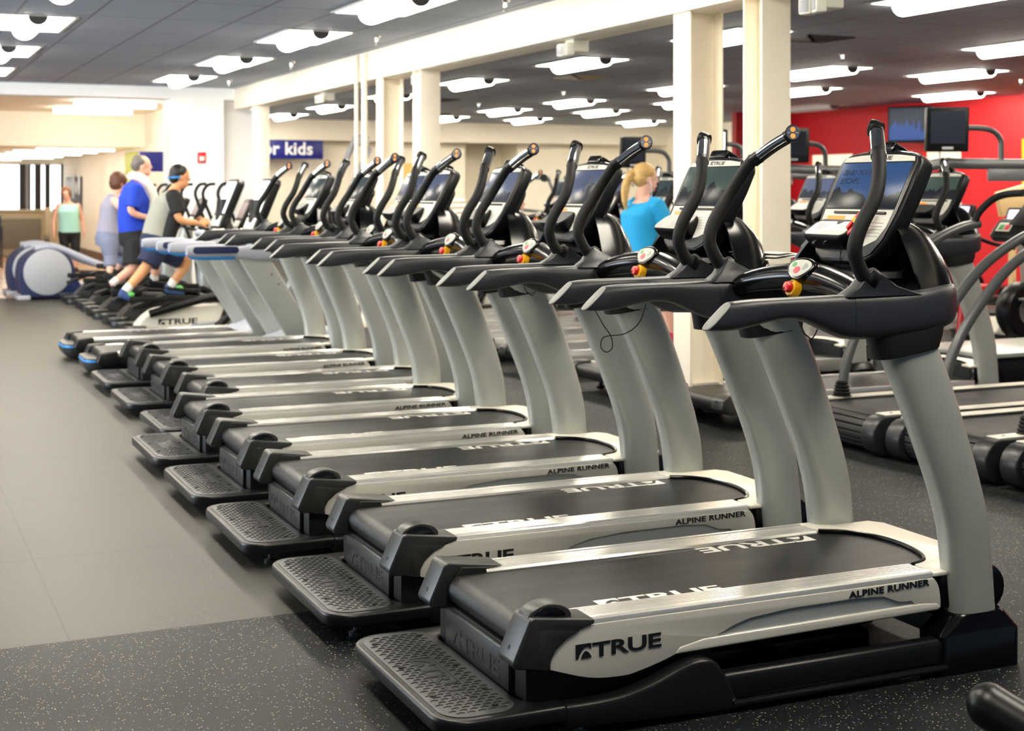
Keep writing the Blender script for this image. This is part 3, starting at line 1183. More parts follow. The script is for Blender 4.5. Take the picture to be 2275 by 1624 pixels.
# --- front ring joining both arms
g = TG()
RP = [(2.703, -.378, 1.188, 1.052), (2.80, -.380, 1.188, 1.05), (2.90, -.381, 1.190, 1.056), (2.99, -.376, 1.196, 1.064), (3.07, -.352, 1.204, 1.074), (3.13, -.305, 1.211, 1.083), (3.185, -.21, 1.219, 1.093), (3.212, -.10, 1.223, 1.098), (3.22, 0, 1.224, 1.10)]
RP = RP + [(x, -y, a, b) for x, y, a, b in RP[-2::-1]]
RP = cr(RP, 4)
rings = []
for i, (x, y, t, b) in enumerate(RP):
    p0 = RP[max(0, i - 1)]
    p1 = RP[min(len(RP) - 1, i + 1)]
    d = Vector((p1[0] - p0[0], p1[1] - p0[1], 0)).normalized()
    nrm = Vector((d.y, -d.x, 0))
    rings.append([(x + nrm.x * u, y + nrm.y * u, (t + b) / 2 + v) for u, v in sup(.037, (t - b) / 2, 24, 3.2)])
g.loft(rings)
g.make('front_ring', 'arm_grey', tm, smooth=50)
# --- crossbar with the stop panel
g = TG()
CB = [(2.79, -.375, 1.15), (2.79, -.31, 1.178), (2.805, -.22, 1.198), (2.825, -.10, 1.213), (2.83, 0, 1.216), (2.825, .10, 1.213), (2.805, .22, 1.198), (2.79, .31, 1.178), (2.79, .375, 1.15)]
g.tube(cr(CB, 5), [.034, .037, .042, .046, .048, .046, .042, .037, .034], 16)
cb = g.make('cross_handle', 'gloss_black', tm, smooth=60)
# pod panel: small egg-shaped pad facing the runner
Mp = MM((2.789, -.008, 1.244), (0, -1, 0), (.55, 0, .83))
g = TG()
egg = [(.062 * math.sin(a) * (1 + .28 * math.cos(a)), .050 * math.cos(a)) for a in [2 * PI * k / 24 for k in range(24)]]
egg = [(x * .92, y * .66) for x, y in egg]
g.prism([(x * 1.22, y * 1.3) for x, y in egg], 'z', -.045, .004, .012, 0, Mp, 3)
g.prism(egg, 'z', .003, .0065, .002, 1, Mp)
pod = g.make('stop_panel', ['gloss_black', 'pad_white'], tm)
g = TG()
for x, y, mi, r in ((-.026, .012, 0, .009), (-.005, -.008, 1, .013)):
    g.lathe([(0, .006), (r, .006), (r, .0078), (0, .0078)], (x * 1.0, y, 0), 'z', 18, mi, Mp @ Matrix.Diagonal((1.25, 1, 1, 1)))
for k, (x, y) in enumerate(((.028, .012), (.037, .007), (.026, .001))):
    g.lathe([(.006, .006), (.0075, .006), (.0075, .0072), (.006, .0072)], (x, y, 0), 'z', 12, 2, Mp)
g.make('button', ['green', 'btn_red', 'recess_grey'], pod)
Me = MM((2.758, 0.0, 1.182), (0, -1, 0), (.30, 0, .95)) @ Matrix.Scale(.72, 4)
g = TG()
g.lathe([(0, -.03), (.040, -.03), (.041, -.004), (.036, .006), (.026, .008), (0, .008)], (0, 0, 0), 'z', 24, 0, Me)
g.text('PRESS', .011, Me @ Matrix.Translation((0, .026, .0085)), 2, .0004, align='CENTER')
g.lathe([(0, .006), (.024, .006), (.026, .018), (.023, .030), (.014, .034), (0, .034)], (0, 0, 0), 'z', 22, 1, Me)
g.tube([(-.004, -.006, .034), (-.006, -.02, .040), (-.008, -.04, .02), (-.012, -.06, -.01)], .0025, 6, 2, Me)
g.make('stop_knob', ['yellow', 'red', 'rubber'], pod, 'round yellow stop switch with a red knob')
# flat tray between crossbar and console
g = TG()
g.loft([[(2.84 + u, v, 1.225) for u, v in rrect(-.02, .20, -.29, .29, .05, 4)], [(2.84 + u, v, 1.245) for u, v in rrect(-.01, .19, -.28, .28, .05, 4)]])
g.make('tray', 'gloss_black', tm)

# --- pedestal cones, swan-neck handles
HP = [(2.775, .398, 1.220), (2.74, .400, 1.242), (2.712, .403, 1.285), (2.70, .407, 1.33), (2.722, .409, 1.395), (2.775, .405, 1.475), (2.812, .380, 1.548), (2.842, .340, 1.615)]
HG = [(2.840, .343, 1.604), (2.879, .286, 1.652), (2.914, .236, 1.687)]
for s in (-1, 1):
    g = TG()
    base = rrect(2.665, 2.965, -.034, .034, .02, 3)
    bs = [(x, s * .378 + y, 1.182) for x, y in base]
    mid = [(2.785 + (x - 2.815) * .50, s * .386 + y * .86, 1.210) for x, y in base]
    up_ = [(2.782 + (x - 2.815) * .22, s * .394 + y * .78, 1.246 - (x - 2.815) * .08) for x, y in base]
    tp = [(2.778 + (x - 2.815) * .15, s * .397 + y * .72, 1.252 - (x - 2.815) * .08) for x, y in base]
    g.loft([bs, mid, up_, tp], bev=.0)
    ped = g.make('handle_pedestal', 'arm_grey', tm)
    g = TG()
    hp = [(x, s * y, z) for x, y, z in cr(HP, 6)]
    g.tube(hp, [.023, .0235, .023, .023, .023, .0225, .022, .0215], 14)
    g.lathe([(.022, -.012), (.031, -.012), (.032, .006), (.022, .008)], (0, 0, 0), 'z', 16, 1, MM((2.764, s * .399, 1.238), (.5, 0, .8), (0, 1, 0)) @ Matrix.Rotation(0, 4, 'Z'))
    hnd = g.make('swan_handle', ['foam', 'black'], tm, smooth=60)
    g = TG()
    hg = [(x, s * y, z) for x, y, z in cr(HG, 5)]
    g.tube(hg, .0215, 14, 0)
    # dark half on the underside
    d = Vector((HG[2][0] - HG[0][0], s * (HG[2][1] - HG[0][1]), HG[2][2] - HG[0][2])).normalized()
    dn = Vector((.45, s * .55, -.45))
    dn = (dn - d * dn.dot(d)).normalized() * .004
    g.tube([(x + dn.x, y + dn.y, z + dn.z) for x, y, z in hg], .0212, 14, 1)
    g.tube(hg[:3], .0245, 14, 1)
    g.make('pulse_grip', ['chrome', 'black'], hnd, 'chrome pulse grip')
    g = TG()
    e = Vector(hg[-1])
    nd = Vector((-.48, -s * .84, .18)).normalized()
    up = Vector((0, 0, 1))
    Mx = MM(e + d * .016 + nd * .012, up.cross(nd), up - nd * up.dot(nd))
    r0 = [tuple(Vector(hg[-2]) + v) for v in [(d.cross(up).normalized() * (.0225 * math.cos(t)) + d.cross(d.cross(up).normalized()) * (.0225 * math.sin(t))) for t in [2 * PI * k / 20 for k in range(20)]]]
    tmpg = []
    for rad, off in ((.020, -.034), (.026, -.012), (.0265, .003), (.0225, .006)):
        tmpg.append([tuple(Mx @ Vector((rad * math.cos(t), rad * 1.12 * math.sin(t), off))) for t in [2 * PI * k / 20 for k in range(20)]])
    g.loft(tmpg, mi=0)
    g.tube([hg[-2], tuple(e + d * .014)], .0235, 14, 0)
    g.lathe([(0, .0055), (.0225, .0055), (.0225, .0072), (0, .0072)], (0, 0, 0), 'z', 20, 1, Mx @ Matrix.Diagonal((1, 1.12, 1, 1)))
    for yy in (.0115, -.0115):
        g.lathe([(0, .007), (.0088, .007), (.0088, .0088), (0, .0088)], (0, yy, 0), 'z', 14, 2, Mx)
    g.box(.009, .0185, -.0012, .0012, .007, .0083, 0, 3, Mx)
    g.box(-.0185, -.010, -.0012, .0012, .007, .0083, 0, 3, Mx)
    g.make('speed_switch', ['black', 'navy', 'orange', 'pale_grey'], hnd, 'handle tip with two orange buttons on a blue disc')

# --- console
CM = MM((2.972, 0, 1.310), (0, -1, 0), (.150, 0, .300))
g = TG()
hw = [(.105, -.050), (.155, -.025), (.188, .03), (.205, .12), (.212, .23), (.210, .318), (.198, .342), (.165, .356), (.09, .365), (0, .368)]
ol = hw + [(-x, y) for x, y in hw[-2::-1]]
g.prism(ol, 'z', -.062, 0, .012, 0, CM, 3)
g.prism([(x * .95, y * .96 + .006) for x, y in ol], 'z', -.002, .004, .002, 0, CM)
g.prism(rrect(-.13, .13, .03, .27, .05, 4), 'z', -.11, -.07, .02, 0, CM, 3)
con = g.make('console', ['satin_black'], tm)
g = TG()
g.box(-.180, .180, .143, .314, .003, .0058, .001, 0, CM)
g.make('screen', 'scr_blue', con, 'lit blue display')
g = TG()
g.prism([(-.186, .318), (.186, .318), (.178, .335), (.10, .343), (0, .346), (-.10, .343), (-.178, .335)], 'z', .003, .0062, .001, 0, CM)
g.logo(CM @ Matrix.Translation((-.036, .324, .0064)), .0155, 1, .0005)
g.make('top_strip', ['panel_white', 'ink'], con)
g = TG()
lo = [(-.180, .139), (.180, .139), (.176, .08), (.152, .03), (.10, .006), (.062, .0), (.062, .06), (-.176, .06)]
lo_ = [(0, 0), (.15, -.008), (.08, -.028), (-.08, -.028), (-.15, -.008), (-.185, .03)]
g.prism(lo, 'z', .003, .006, .001, 0, CM)
g.box(-.12, .15, .122, .130, .005, .012, .001, 1, CM)
g.box(-.15, -.055, .100, .114, .0055, .0068, 0, 2, CM)
for k in range(5):
    g.box(.04, .155, .09 - k * .012, .092 - k * .012, .0055, .0066, 0, 3, CM)
g.make('lower_panel', ['panel_white', 'black', 'orange', 'recess_grey'], con)
g = TG()
TM_ = MM((2.962, 0, 1.374), (0, -1, 0), (.84, 0, .54))
tr = rrect(-.180, .060, -.052, .052, .036, 5)
g.loft([[tuple(TM_ @ Vector((x * .90 - .006, y * .8 + .02, -.085))) for x, y in tr], [tuple(TM_ @ Vector((x * .98, y * .97 + .004, -.045))) for x, y in tr], [tuple(TM_ @ Vector((x, y, -.012))) for x, y in tr], [tuple(TM_ @ Vector((x, y, -.004))) for x, y in tr], [tuple(TM_ @ Vector((x * .975 - .001, y * .94, .002))) for x, y in tr]])
rd = g.make('media_tray', 'black', con)
g = TG()
CT = TM_ @ Matrix.Translation((0, .012, .003))
pts = [(-.152, -.056), (.034, -.056), (.047, -.044), (.047, .005), (.038, .022), (-.02, .022), (-.033, .006), (-.048, .006), (-.060, .022), (-.148, .021), (-.162, .008), (-.164, -.046)]
g.prism(pts, 'z', -.002, .002, .0012, 0, CT)
for k in range(4):
    g.box(-.135, -.075 - .01 * k, .002 - k * .009, .004 - k * .009, .0018, .0026, 0, 1, CT)
for k in range(2):
    g.box(-.02, .03, -.004 - k * .009, -.002 - k * .009, .0018, .0026, 0, 1, CT)
g.box(-.125, -.112, -.067, -.060, -.034, -.027, .001, 2, CT)
g.lathe([(0, -.003), (.005, -.003), (.005, .003), (0, .003)], (-.06, -.065, -.03), 'y', 10, 2, CT)
g.make('tray_label', ['panel_white', 'recess_grey', 'chrome'], rd)
g = TG()
g.prism(rrect(-.062, .062, .356, .390, .012, 3), 'z', -.05, .012, .006, 0, CM)
g.prism([(-.085, .352), (.085, .352), (.066, .368), (-.066, .368)], 'z', -.05, .004, .003, 0, CM)
for k in range(5):
    g.box(-.05, .05, .362 + k * .005, .364 + k * .005, .012, .015, 0, 0, CM)
g.make('fan_housing', 'gloss_black', con)
# side seam and neck
g = TG()
rings = []
for z, x, a, b in ((1.19, 3.05, .12, .13), (1.25, 3.06, .08, .115), (1.31, 3.075, .055, .11), (1.38, 3.105, .045, .11), (1.45, 3.14, .04, .105)):
    rings.append([(x + u, v, z) for u, v in sup(a, b, 24, 3.5)])
g.loft(rings)
g.make('console_neck', 'black', tm, smooth=50)
# --- glossy shroud from the front ring up to the console back
g = TG()
rows = []
for i in range(13):
    t = i / 12
    e = t ** .8
    w = .365 * (1 - t) + .135 * t
    zb = 1.205 + .20 * (math.sin(t * PI / 2) ** .9)
    xf = 3.235 - .115 * t ** 1.6
    xb = 2.985 + .06 * t
    r = []
    for j in range(25):
        a = -PI / 2 + PI * j / 24
        cx = max(0, math.cos(a)) ** .62
        sy = math.copysign(abs(math.sin(a)) ** .80, math.sin(a))
        r.append((xb + (xf - xb) * cx, w * sy, zb - .012 * (1 - cx)))
    rows.append(r)
g.sheet(rows, 0, None, .010)
g.make('shroud', 'gloss_black', tm, smooth=60)
# --- tether cord
g = TG()
g.tube(cr([(2.745, -.005, 1.16), (2.71, -.08, 1.11), (2.706, -.12, 1.085), (2.72, -.12, 1.05), (2.74, -.12, 1.034), (2.752, -.12, 1.027), (2.772, -.12, 1.052), (2.785, -.12, 1.09), (2.80, -.14, 1.14)], 6), .0022, 6)
cord = g.make('tether_cord', 'rubber', tm)

# display lettering of the nearest machine
def screen_text(con_, lines):
    gg = TG()
    for k, (tx, sz, x, y) in enumerate(lines):
        gg.text(tx, sz, CM @ Matrix.Translation((x, y, .0062)), 0, .0003, sx=1.05, shear=.22, bold=.0004)
    return gg.make('screen_text', 'navy', con_)


def child(root, nm):
    return [c for c in kids(root) if c.name.split('.')[0] == nm][0]


def set_screen(root, key, label):
    cn = child(root, 'console')
    sc = child(cn, 'screen')
    sc.data = sc.data.copy()
    sc.data.materials.clear()
    sc.data.materials.append(MT[key])
    sc['label'] = label
    return cn


TL = [(0, 0), (.01, 1.04), (-.01, 2.09), (-.01, 3.07), (0, 4.09), (.20, 5.0), (.19, 6.12), (.21, 7.24)]
LB = ['second treadmill from the camera, papers behind its dark green screen',
      'third treadmill from the camera, its blue screen showing a climbing figure',
      'fourth treadmill from the camera, a pale blue screen framed between tall handles',
      'fifth treadmill from the camera, standing just before the white pipe column',
      'sixth treadmill from the camera, pushed a little further forward than the fifth',
      'seventh treadmill from the camera, below the right end of the blue sign',
      'last black treadmill of the row, beside the first grey blue-trimmed treadmill']
SC = [('scr_green', 'dim green display'), ('scr_slate', 'slate blue display'), ('scr_pale', 'pale grey blue display'), ('scr_slate', 'slate blue display'), ('scr_slate', 'slate blue display'), ('scr_dark', 'dark grey green display'), ('scr_dark', 'dark grey green display')]
front = [tm]
for i, (dx, dy) in enumerate(TL[1:]):
    r = dup(tm, (2.35 + dx, YC + dy, 0), None, LB[i])
    set_screen(r, *SC[i])
    front.append(r)
screen_text(con, [('FIND YOUR', .029, -.160, .268), ('ESCAPE', .029, -.160, .236)])
screen_text(child(front[1], 'console'), [('LOSE Y', .026, -.10, .226)])
# a small climber silhouette on the third display
g = TG()
g.prism([(.04, .185), (.055, .185), (.05, .22), (.062, .245), (.058, .26), (.075, .292), (.068, .292), (.052, .268), (.046, .275), (.04, .268), (.044, .256), (.03, .23), (.02, .215), (.035, .225)], 'z', .0058, .0064, 0, 0, CM)
g.make('climber_figure', 'ink', child(front[2], 'console'))
# longer looping tether on the second machine
c2 = child(front[1], 'tether_cord')
g = TG()
g.tube(cr([(2.72, -.005, 1.13), (2.62, .05, 1.12), (2.60, .08, 1.06), (2.63, .06, .98), (2.66, .045, .93), (2.665, .04, .885), (2.645, .05, .865), (2.625, .06, .885), (2.635, .05, .925), (2.70, 0, .94), (2.74, -.04, .985), (2.76, -.06, 1.06), (2.77, -.08, 1.14)], 6), .0022, 6)
c2n = g.make('tether_cord', 'rubber', front[1])
bpy.data.objects.remove(c2)

# red clip hanging on the nearest console
clip = thing('safety_clip', 'small red plastic clip hooked on the console of the nearest treadmill', 'clip', (0, 0, 0))
CW = Matrix.Translation((0, YC, 0)) @ CM @ Matrix.Translation((.066, .085, .040)) @ Matrix.Rotation(-.6, 4, 'Z')
g = G()
g.box(-.008, .008, -.045, .05, 0, .014, .004, 0, CW)
g.make('clip_arm', 'red', clip)
g = G()
g.box(-.007, .009, -.045, .035, -.003, .011, .004, 0, CW @ Matrix.Translation((.024, -.012, 0)) @ Matrix.Rotation(-.12, 4, 'Z'))
g.make('clip_arm', 'red', clip)
g = G()
g.box(-.006, .03, -.012, .004, .002, .016, .003, 0, CW)
g.make('spring', 'yellow', clip)
g = G()
g.tube(cr([tuple(CW @ Vector(p)) for p in ((.02, -.05, .0), (.025, -.075, -.004), (.02, -.10, -.01), (.022, -.16, -.05))], 5), .0016, 6)
g.make('cord', 'rubber', clip)
# folded papers on the second machine
pp = thing('paper_stack', 'loose white papers lying behind the console of the second treadmill', 'papers', (3.25, 4.74, 1.236))
for k in range(3):
    g = G()
    rows = [[(x * .20 - .10, yy * .24 - .12 + .01 * k, .0 + .012 * k + .018 * math.sin(x * 2.6 + k) * x) for yy in (0, .5, 1)] for x in [q / 8 for q in range(9)]]
    g.sheet(rows, 0, Matrix.Rotation(.2 * k, 4, 'Z'), .004)
    g.make('sheet', 'paper', pp)


# ================================================================ GREY TREADMILLS WITH BLUE TRIM
def tube_part(name, path, r, m, parent, n=12, smooth=60, **k):
    return G().tube(path, r, n, **k).make(name, m, parent, smooth=smooth)


def side_profile(name, pts, y0, y1, m, parent, bev=.01, label=None):
    return G().prism(pts, 'y', y0, y1, bev, seg=3).make(name, m, parent, label)


gt = thing('grey_treadmill', 'grey treadmill with bright blue trim nearest the black row', 'treadmill', (1.68, 12.15, 0), 0, 'grey blue-trimmed treadmills')
g = G()
g.box(.10, 1.75, -.36, .36, .09, .185, .02)
for x, y in ((.3, -.3), (.3, .3)):
    g.lathe([(0, 0), (.03, 0), (.03, .02), (.012, .03), (.012, .09), (0, .09)], (x, y, 0), 'z', 10)
g.make('deck', 'rubber', gt)
g = G()
g.prism([(.08 + .045 * math.cos(a), .158 + .045 * math.sin(a)) for a in [PI / 2 + k * PI / 8 for k in range(9)]] + [(1.75, .113), (1.75, .203)], 'y', -.255, .255, 0)
b_ = g.make('running_belt', 'belt', gt)
g = G()
for k in range(9):
    g.box(.55 + .07 * k * (1 + .05 * k), .57 + .07 * k * (1 + .05 * k), .17, .19, .203, .2042, 0)
g.make('belt_marks', 'belt_ink', b_)
for s in (-1, 1):
    a, b = sorted((s * .26, s * .375))
    g = G()
    g.prism([(.12, .17), (.12, .205), (1.72, .215), (1.72, .16)], 'y', a, b, .008)
    g.make('foot_rail', 'alu', gt)
    a, b = sorted((s * .262, s * .385))
    side_profile('rear_cap', [(.02, .09), (-.01, .13), (.02, .205), (.16, .215), (.16, .09)], a, b, 'black', gt, .015)
g = G()
g.loft([[(x, y * k_, z) for x, y in rrect(-.075 + (1 - k_) * .3, .62, -.258, .258, .11, 5)] for z, k_ in ((.02, .82), (.045, .93), (.085, 1.0), (.148, 1.0))])
g.prism(rrect(-.079, .62, -.2605, .2605, .111, 5), 'z', .118, .136, .001, 1)
g.make('rear_skirt', ['cap_grey', 'blue_trim'], gt, 'rounded rear skirt with a blue line')
g = G()
g.loft([[(1.48, y, z) for y, z in rrect(-.36, .36, .15, .205, .02, 3)], [(1.62, y, z) for y, z in rrect(-.37, .37, .13, .25, .03, 3)], [(1.82, y, z) for y, z in rrect(-.38, .38, .08, .33, .05, 3)], [(2.05, y, z) for y, z in rrect(-.38, .38, .06, .30, .05, 3)], [(2.12, y, z) for y, z in rrect(-.36, .36, .06, .22, .04, 3)]])
g.make('motor_hood', 'bluegrey', gt, smooth=50)
for s in (-1, 1):
    a, b = sorted((s * .40, s * .335))
    side_profile('upright', [(1.60, .16), (1.83, .20), (1.36, .985), (1.10, .985)], a, b, 'silver', gt, .012)
    g = G()
    for x, z in ((1.40, .80), (1.46, .72), (1.28, .93)):
        g.lathe([(0, 0), (.012, 0), (.012, .004), (0, .004)], (x, s * .402, z), 'y', 8)
    g.make('screw', 'steel_grey', gt)
    g = G()
    yy = s * .375
    L_ = [(.70, .036), (.735, .046), (.82, .050), (1.0, .050), (1.12, .052), (1.28, .072), (1.46, .075), (1.6, .065)]
    g.loft([[(x + .0, yy + u, 1.005 + v - (.02 if x > 1.1 else 0)) for u, v in sup(.045, h, 18, 3)] for x, h in cr(L_, 3)])
    arm = g.make('arm_rail', 'bluegrey', gt, smooth=50)
    side_profile('arm_pad', rrect(.745, 1.12, .982, 1.04, .026, 4), yy + s * .040 - .009, yy + s * .040 + .009, 'deepblue' if s < 0 else 'pale_grey', arm, .003)
    g = G()
    g.tube(cr([(.712, yy, .985), (.76, yy, .957), (.9, yy, .950), (1.10, yy, .950)], 4), .022, 10)
    g.make('arm_trim', 'blue_trim', arm, 'blue strip under the arm')
GM = MM((1.30, 0, 1.17), (0, -1, 0), (.17, 0, .42))
g = G()
g.prism([(-.17, -.03), (.17, -.03), (.20, .1), (.215, .44), (.17, .475), (-.17, .475), (-.215, .44), (-.20, .1)], 'z', -.075, 0, .015, 0, GM, 3)
c_ = g.make('console', 'black', gt)
g = G()
g.box(-.175, .175, .13, .44, 0, .004, 0, 0, GM)
g.make('screen', 'screen_white', c_, 'white lit display')
g = G()
g.box(-.16, .16, .0, .10, 0, .008, .002, 0, GM)
g.make('key_panel', 'panel_white', c_)
g = G()
g.loft([[(1.38 + u, v, z) for u, v in sup(a, b, 20, 3)] for z, a, b in ((.96, .20, .33), (1.05, .15, .22), (1.20, .07, .12), (1.42, .05, .10))])
g.make('console_neck', 'black', gt, smooth=50)
g = G()
g.tube(cr([(1.40, -.36, 1.0), (1.26, -.33, 1.05), (1.18, -.2, 1.10), (1.17, 0, 1.11), (1.18, .2, 1.10), (1.26, .33, 1.05), (1.40, .36, 1.0)], 5), .026, 12)
g.make('cross_handle', 'bluegrey', gt)
gt2 = dup(gt, (1.66, 13.35, 0), None, 'farther grey treadmill with bright blue trim, beside the elliptical trainers')


# ================================================================ ELLIPTICAL TRAINERS
def build_elliptical(name, label, loc, group, shell, swing):
    t = thing(name, label, 'elliptical trainer', loc, 0, group)
    g = G()
    g.box(-.12, .02, -.33, .33, .02, .075, .02)
    st = g.make('rear_stabilizer', 'black', t)
    for s in (-1, 1):
        g = G()
        g.lathe([(0, .003), (.085, .003), (.09, .02), (.085, .06), (.105, .065), (.11, .095), (.098, .105), (0, .107)], (-.05, s * .29, 0), 'z', 20)
        g.make('end_foot', 'cap_grey', st)
    side_profile('base_housing', cr([(-.02, .03), (.0, .10), (.10, .20), (.26, .265), (.80, .285), (.88, .25), (.84, .12), (.83, .03)], 4), -.16, .16, shell, t, .02)
    g = G()
    g.logo(MM((.20, -.1615, .10), (1, 0, 0), (0, 0, 1)), .06, 0)
    g.make('maker_logo', 'ink', t)
    g = G()
    g.prism([(.50, .04), (.56, .10), (.84, .12), (.84, .04)], 'y', -.165, .165, .006)
    g.make('recess', 'recess_grey', t)
    side_profile('front_housing', cr([(.95, .03), (.98, .16), (1.10, .22), (1.30, .19), (1.42, .10), (1.45, .03)], 4), -.15, .15, shell, t, .02)
    for s in (-1, 1):
        ph = swing * s
        g = G()
        yy = s * .21
        g.tube(cr([(.10, yy, .30 + .09 * ph), (.5, yy, .34 + .02 * ph), (.85, yy, .36 - .03 * ph), (1.02, yy, .30)], 5), .032, 10, sq=1.3)
        g.tube(cr([(1.0, yy * .9, .30), (.92, yy * .9, .16), (.80, yy * .9, .06)], 4), .04, 10)
        g.tube(cr([(1.0, yy * .9, .30), (1.15, yy * .9, .26), (1.30, yy * .9, .20)], 4), .035, 10)
        g.make('drive_arm', 'black', t)
        g = G()
        px = .30 + .25 * ph
        pz = .375 + .05 * ph
        g.loft([[(px + u, yy + v, pz + (.0 if k == 0 else .03) + u * (.12 - .25 * ph)) for u, v in rrect(-.19, .19, -.075, .075, .05, 4)] for k in (0, 1)])
        g.prism([(px - .19, pz + .02), (px - .19, pz + .075), (px - .17, pz + .08), (px + .19, pz + .07), (px + .19, pz + .02)], 'y', yy + s * .065, yy + s * .08, .006)
        g.make('pedal', 'rubber', t)
        g = G()
        dx = .10 * ph
        g.tube(cr([(1.10, s * .25, .36), (1.08 + dx * .3, s * .25, .75), (1.02 + dx, s * .245, 1.10), (.93 + dx, s * .235, 1.35), (.90 + dx, s * .22, 1.47), (.95 + dx, s * .19, 1.56), (1.03 + dx, s * .16, 1.575)], 6), [.022, .022, .02, .019, .019, .019, .018], 12)
        g.make('moving_handle', 'foam', t, smooth=60)
    g = G()
    g.loft([[(x + u, v, z) for u, v in sup(a, .095, 22, 2.4)] for z, x, a in cr([(.12, 1.03, .10), (.4, .98, .095), (.75, .97, .09), (1.0, 1.0, .08), (1.12, 1.04, .06)], 3)])
    g.make('column', 'silver', t, smooth=50)
    EM = MM((1.05, 0, 1.12), (0, -1, 0), (.17, 0, .36))
    g = G()
    g.prism([(-.10, -.06), (.10, -.06), (.15, .02), (.165, .28), (.12, .325), (-.12, .325), (-.165, .28), (-.15, .02)], 'z', -.07, 0, .015, 0, EM, 3)
    c = g.make('console', 'black', t)
    g = G()
    g.box(-.12, .12, .09, .27, 0, .004, 0, 0, EM)
    g.make('screen', 'screen_cloud', c)
    g = G()
    g.box(-.11, .11, -.01, .06, 0, .006, .002, 0, EM)
    g.make('key_panel', 'panel_white', c)
    g = G()
    g.tube(cr([(1.10, -.20, 1.02), (1.0, -.20, 1.04), (.93, -.14, 1.07), (.92, 0, 1.08), (.93, .14, 1.07), (1.0, .20, 1.04), (1.10, .20, 1.02)], 5), .017, 10)
    g.make('fixed_handle', 'foam', t)
    return t


EX = 2.58
ell = build_elliptical('elliptical_trainer', 'white elliptical trainer ridden by the man in the grey and black tee', (EX, 15.35, 0), 'elliptical trainers beyond the treadmills', 'white_shell', .9)
for k, (y, lb) in enumerate(((16.5, 'elliptical trainer ridden by the man in royal blue'), (17.65, 'elliptical trainer between the man in blue and the woman in lilac grey'), (18.8, 'elliptical trainer ridden by the woman in lilac grey'), (20.0, 'farthest of the elliptical trainers, next to the big round wheels'))):
    q = dup(ell, (EX + (0, -.02, .0, -.04)[k], y, 0), None, lb)
    c = child(q, 'base_housing')
    c.data = c.data.copy()
    c.data.materials.clear()
    c.data.materials.append(MT['cap_grey'])


def build_wheel_trainer(label, loc):
    t = thing('cross_trainer', label, 'cross trainer', loc, 0, 'blue cross trainers with big round wheels')
    for s in (-1, 1):
        a, b = sorted((s * .12, s * .30))
        side_profile('wheel_housing', cr([(-.33, .04), (-.37, .30), (-.33, .53), (-.18, .66), (.0, .70), (.20, .65), (.33, .52), (.38, .34), (.46, .17), (.60, .07), (.60, .03)], 4), a, b, 'deepblue', t, .025)
        g = G()
        g.lathe([(0, 0), (.30, 0), (.315, .008), (.315, .02), (.29, .028), (.27, .022), (.25, .028), (0, .030)], (0, s * .30 if s > 0 else -.33, .38), 'y', 36)
        g.make('wheel_cover', 'pale_grey', t)
        g = G()
        g.tube(cr([(-.16, s * .24, .70), (.10, s * .24, .72), (.35, s * .24, .62), (.75, s * .24, .45), (1.15, s * .24, .36)], 5), .035, 10, sq=1.3)
        g.make('link_arm', 'bluegrey', t)
        g = G()
        g.box(.85, 1.25, s * .24 - .08, s * .24 + .08, .36, .40, .015)
        g.make('pedal', 'deepblue', t)
        g = G()
        g.tube(cr([(1.65, s * .28, .40), (1.62, s * .28, .8), (1.55, s * .27, 1.15), (1.45, s * .25, 1.4), (1.48, s * .2, 1.5)], 5), .02, 10)
        g.make('moving_handle', 'foam', t)
    g = G()
    g.box(-.40, -.22, -.36, .36, .003, .07, .02)
    g.make('rear_stabilizer', 'pale_grey', t)
    g = G()
    g.box(.4, 1.7, -.10, .10, .03, .14, .02)
    g.box(.5, .95, -.32, .32, .08, .15, .03)
    g.make('base_frame', 'bluegrey', t)
    g = G()
    g.loft([[(x + u, v, z) for u, v in sup(a, .09, 20, 2.6)] for z, x, a in ((.1, 1.68, .14), (.6, 1.66, .10), (1.05, 1.62, .08))])
    g.make('column', 'silver', t, smooth=50)
    WM = MM((1.55, 0, 1.10), (0, -1, 0), (.17, 0, .36))
    g = G()
    g.prism(rrect(-.16, .16, -.02, .30, .04, 4), 'z', -.06, 0, .01, 0, WM)
    g.box(-.12, .12, .08, .27, 0, .004, 0, 1, WM)
    g.make('console', ['black', 'screen_lilac'], t)
    return t


cw = build_wheel_trainer('nearer blue cross trainer, its large pale wheel facing the camera', (2.27, 20.9, 0))
dup(cw, (2.22, 21.9, 0), None, 'farther blue cross trainer, half hidden behind the nearer wheel')


# ================================================================ SECOND ROW OF TREADMILLS
skip = ('rear_step', 'levelling_foot', 'side_fairing', 'frame_rail', 'lift_motor', 'deck', 'kick_panel', 'running_belt', 'foot_rail', 'side_shell', 'end_cap', 'adjuster_hump', 'tether_cord', 'cross_bar')
R2 = 3.80
r2 = dup(tm, (2.35 + R2, 8.0, 0), None, 'second row treadmill just right of the near columns, silver railed, without a rear step', skip, 'low silver railed treadmills in the second row')
sc_ = child(r2, 'console')
for c in kids(sc_):
    if c.name.startswith('screen_text'):
        bpy.data.objects.remove(c)
set_screen(r2, 'scr_green', 'dim green display')
g = TG()
g.box(1.12, 3.1, -.34, .34, .09, .17, .01)
g.make('deck', 'rubber', r2)
g = TG()
g.prism([(1.105 + .045 * math.cos(a), .155 + .045 * math.sin(a)) for a in [PI / 2 + k * PI / 8 for k in range(9)]] + [(3.2, .11), (3.2, .2)], 'y', -.25, .25, 0)
g.make('running_belt', 'belt', r2)
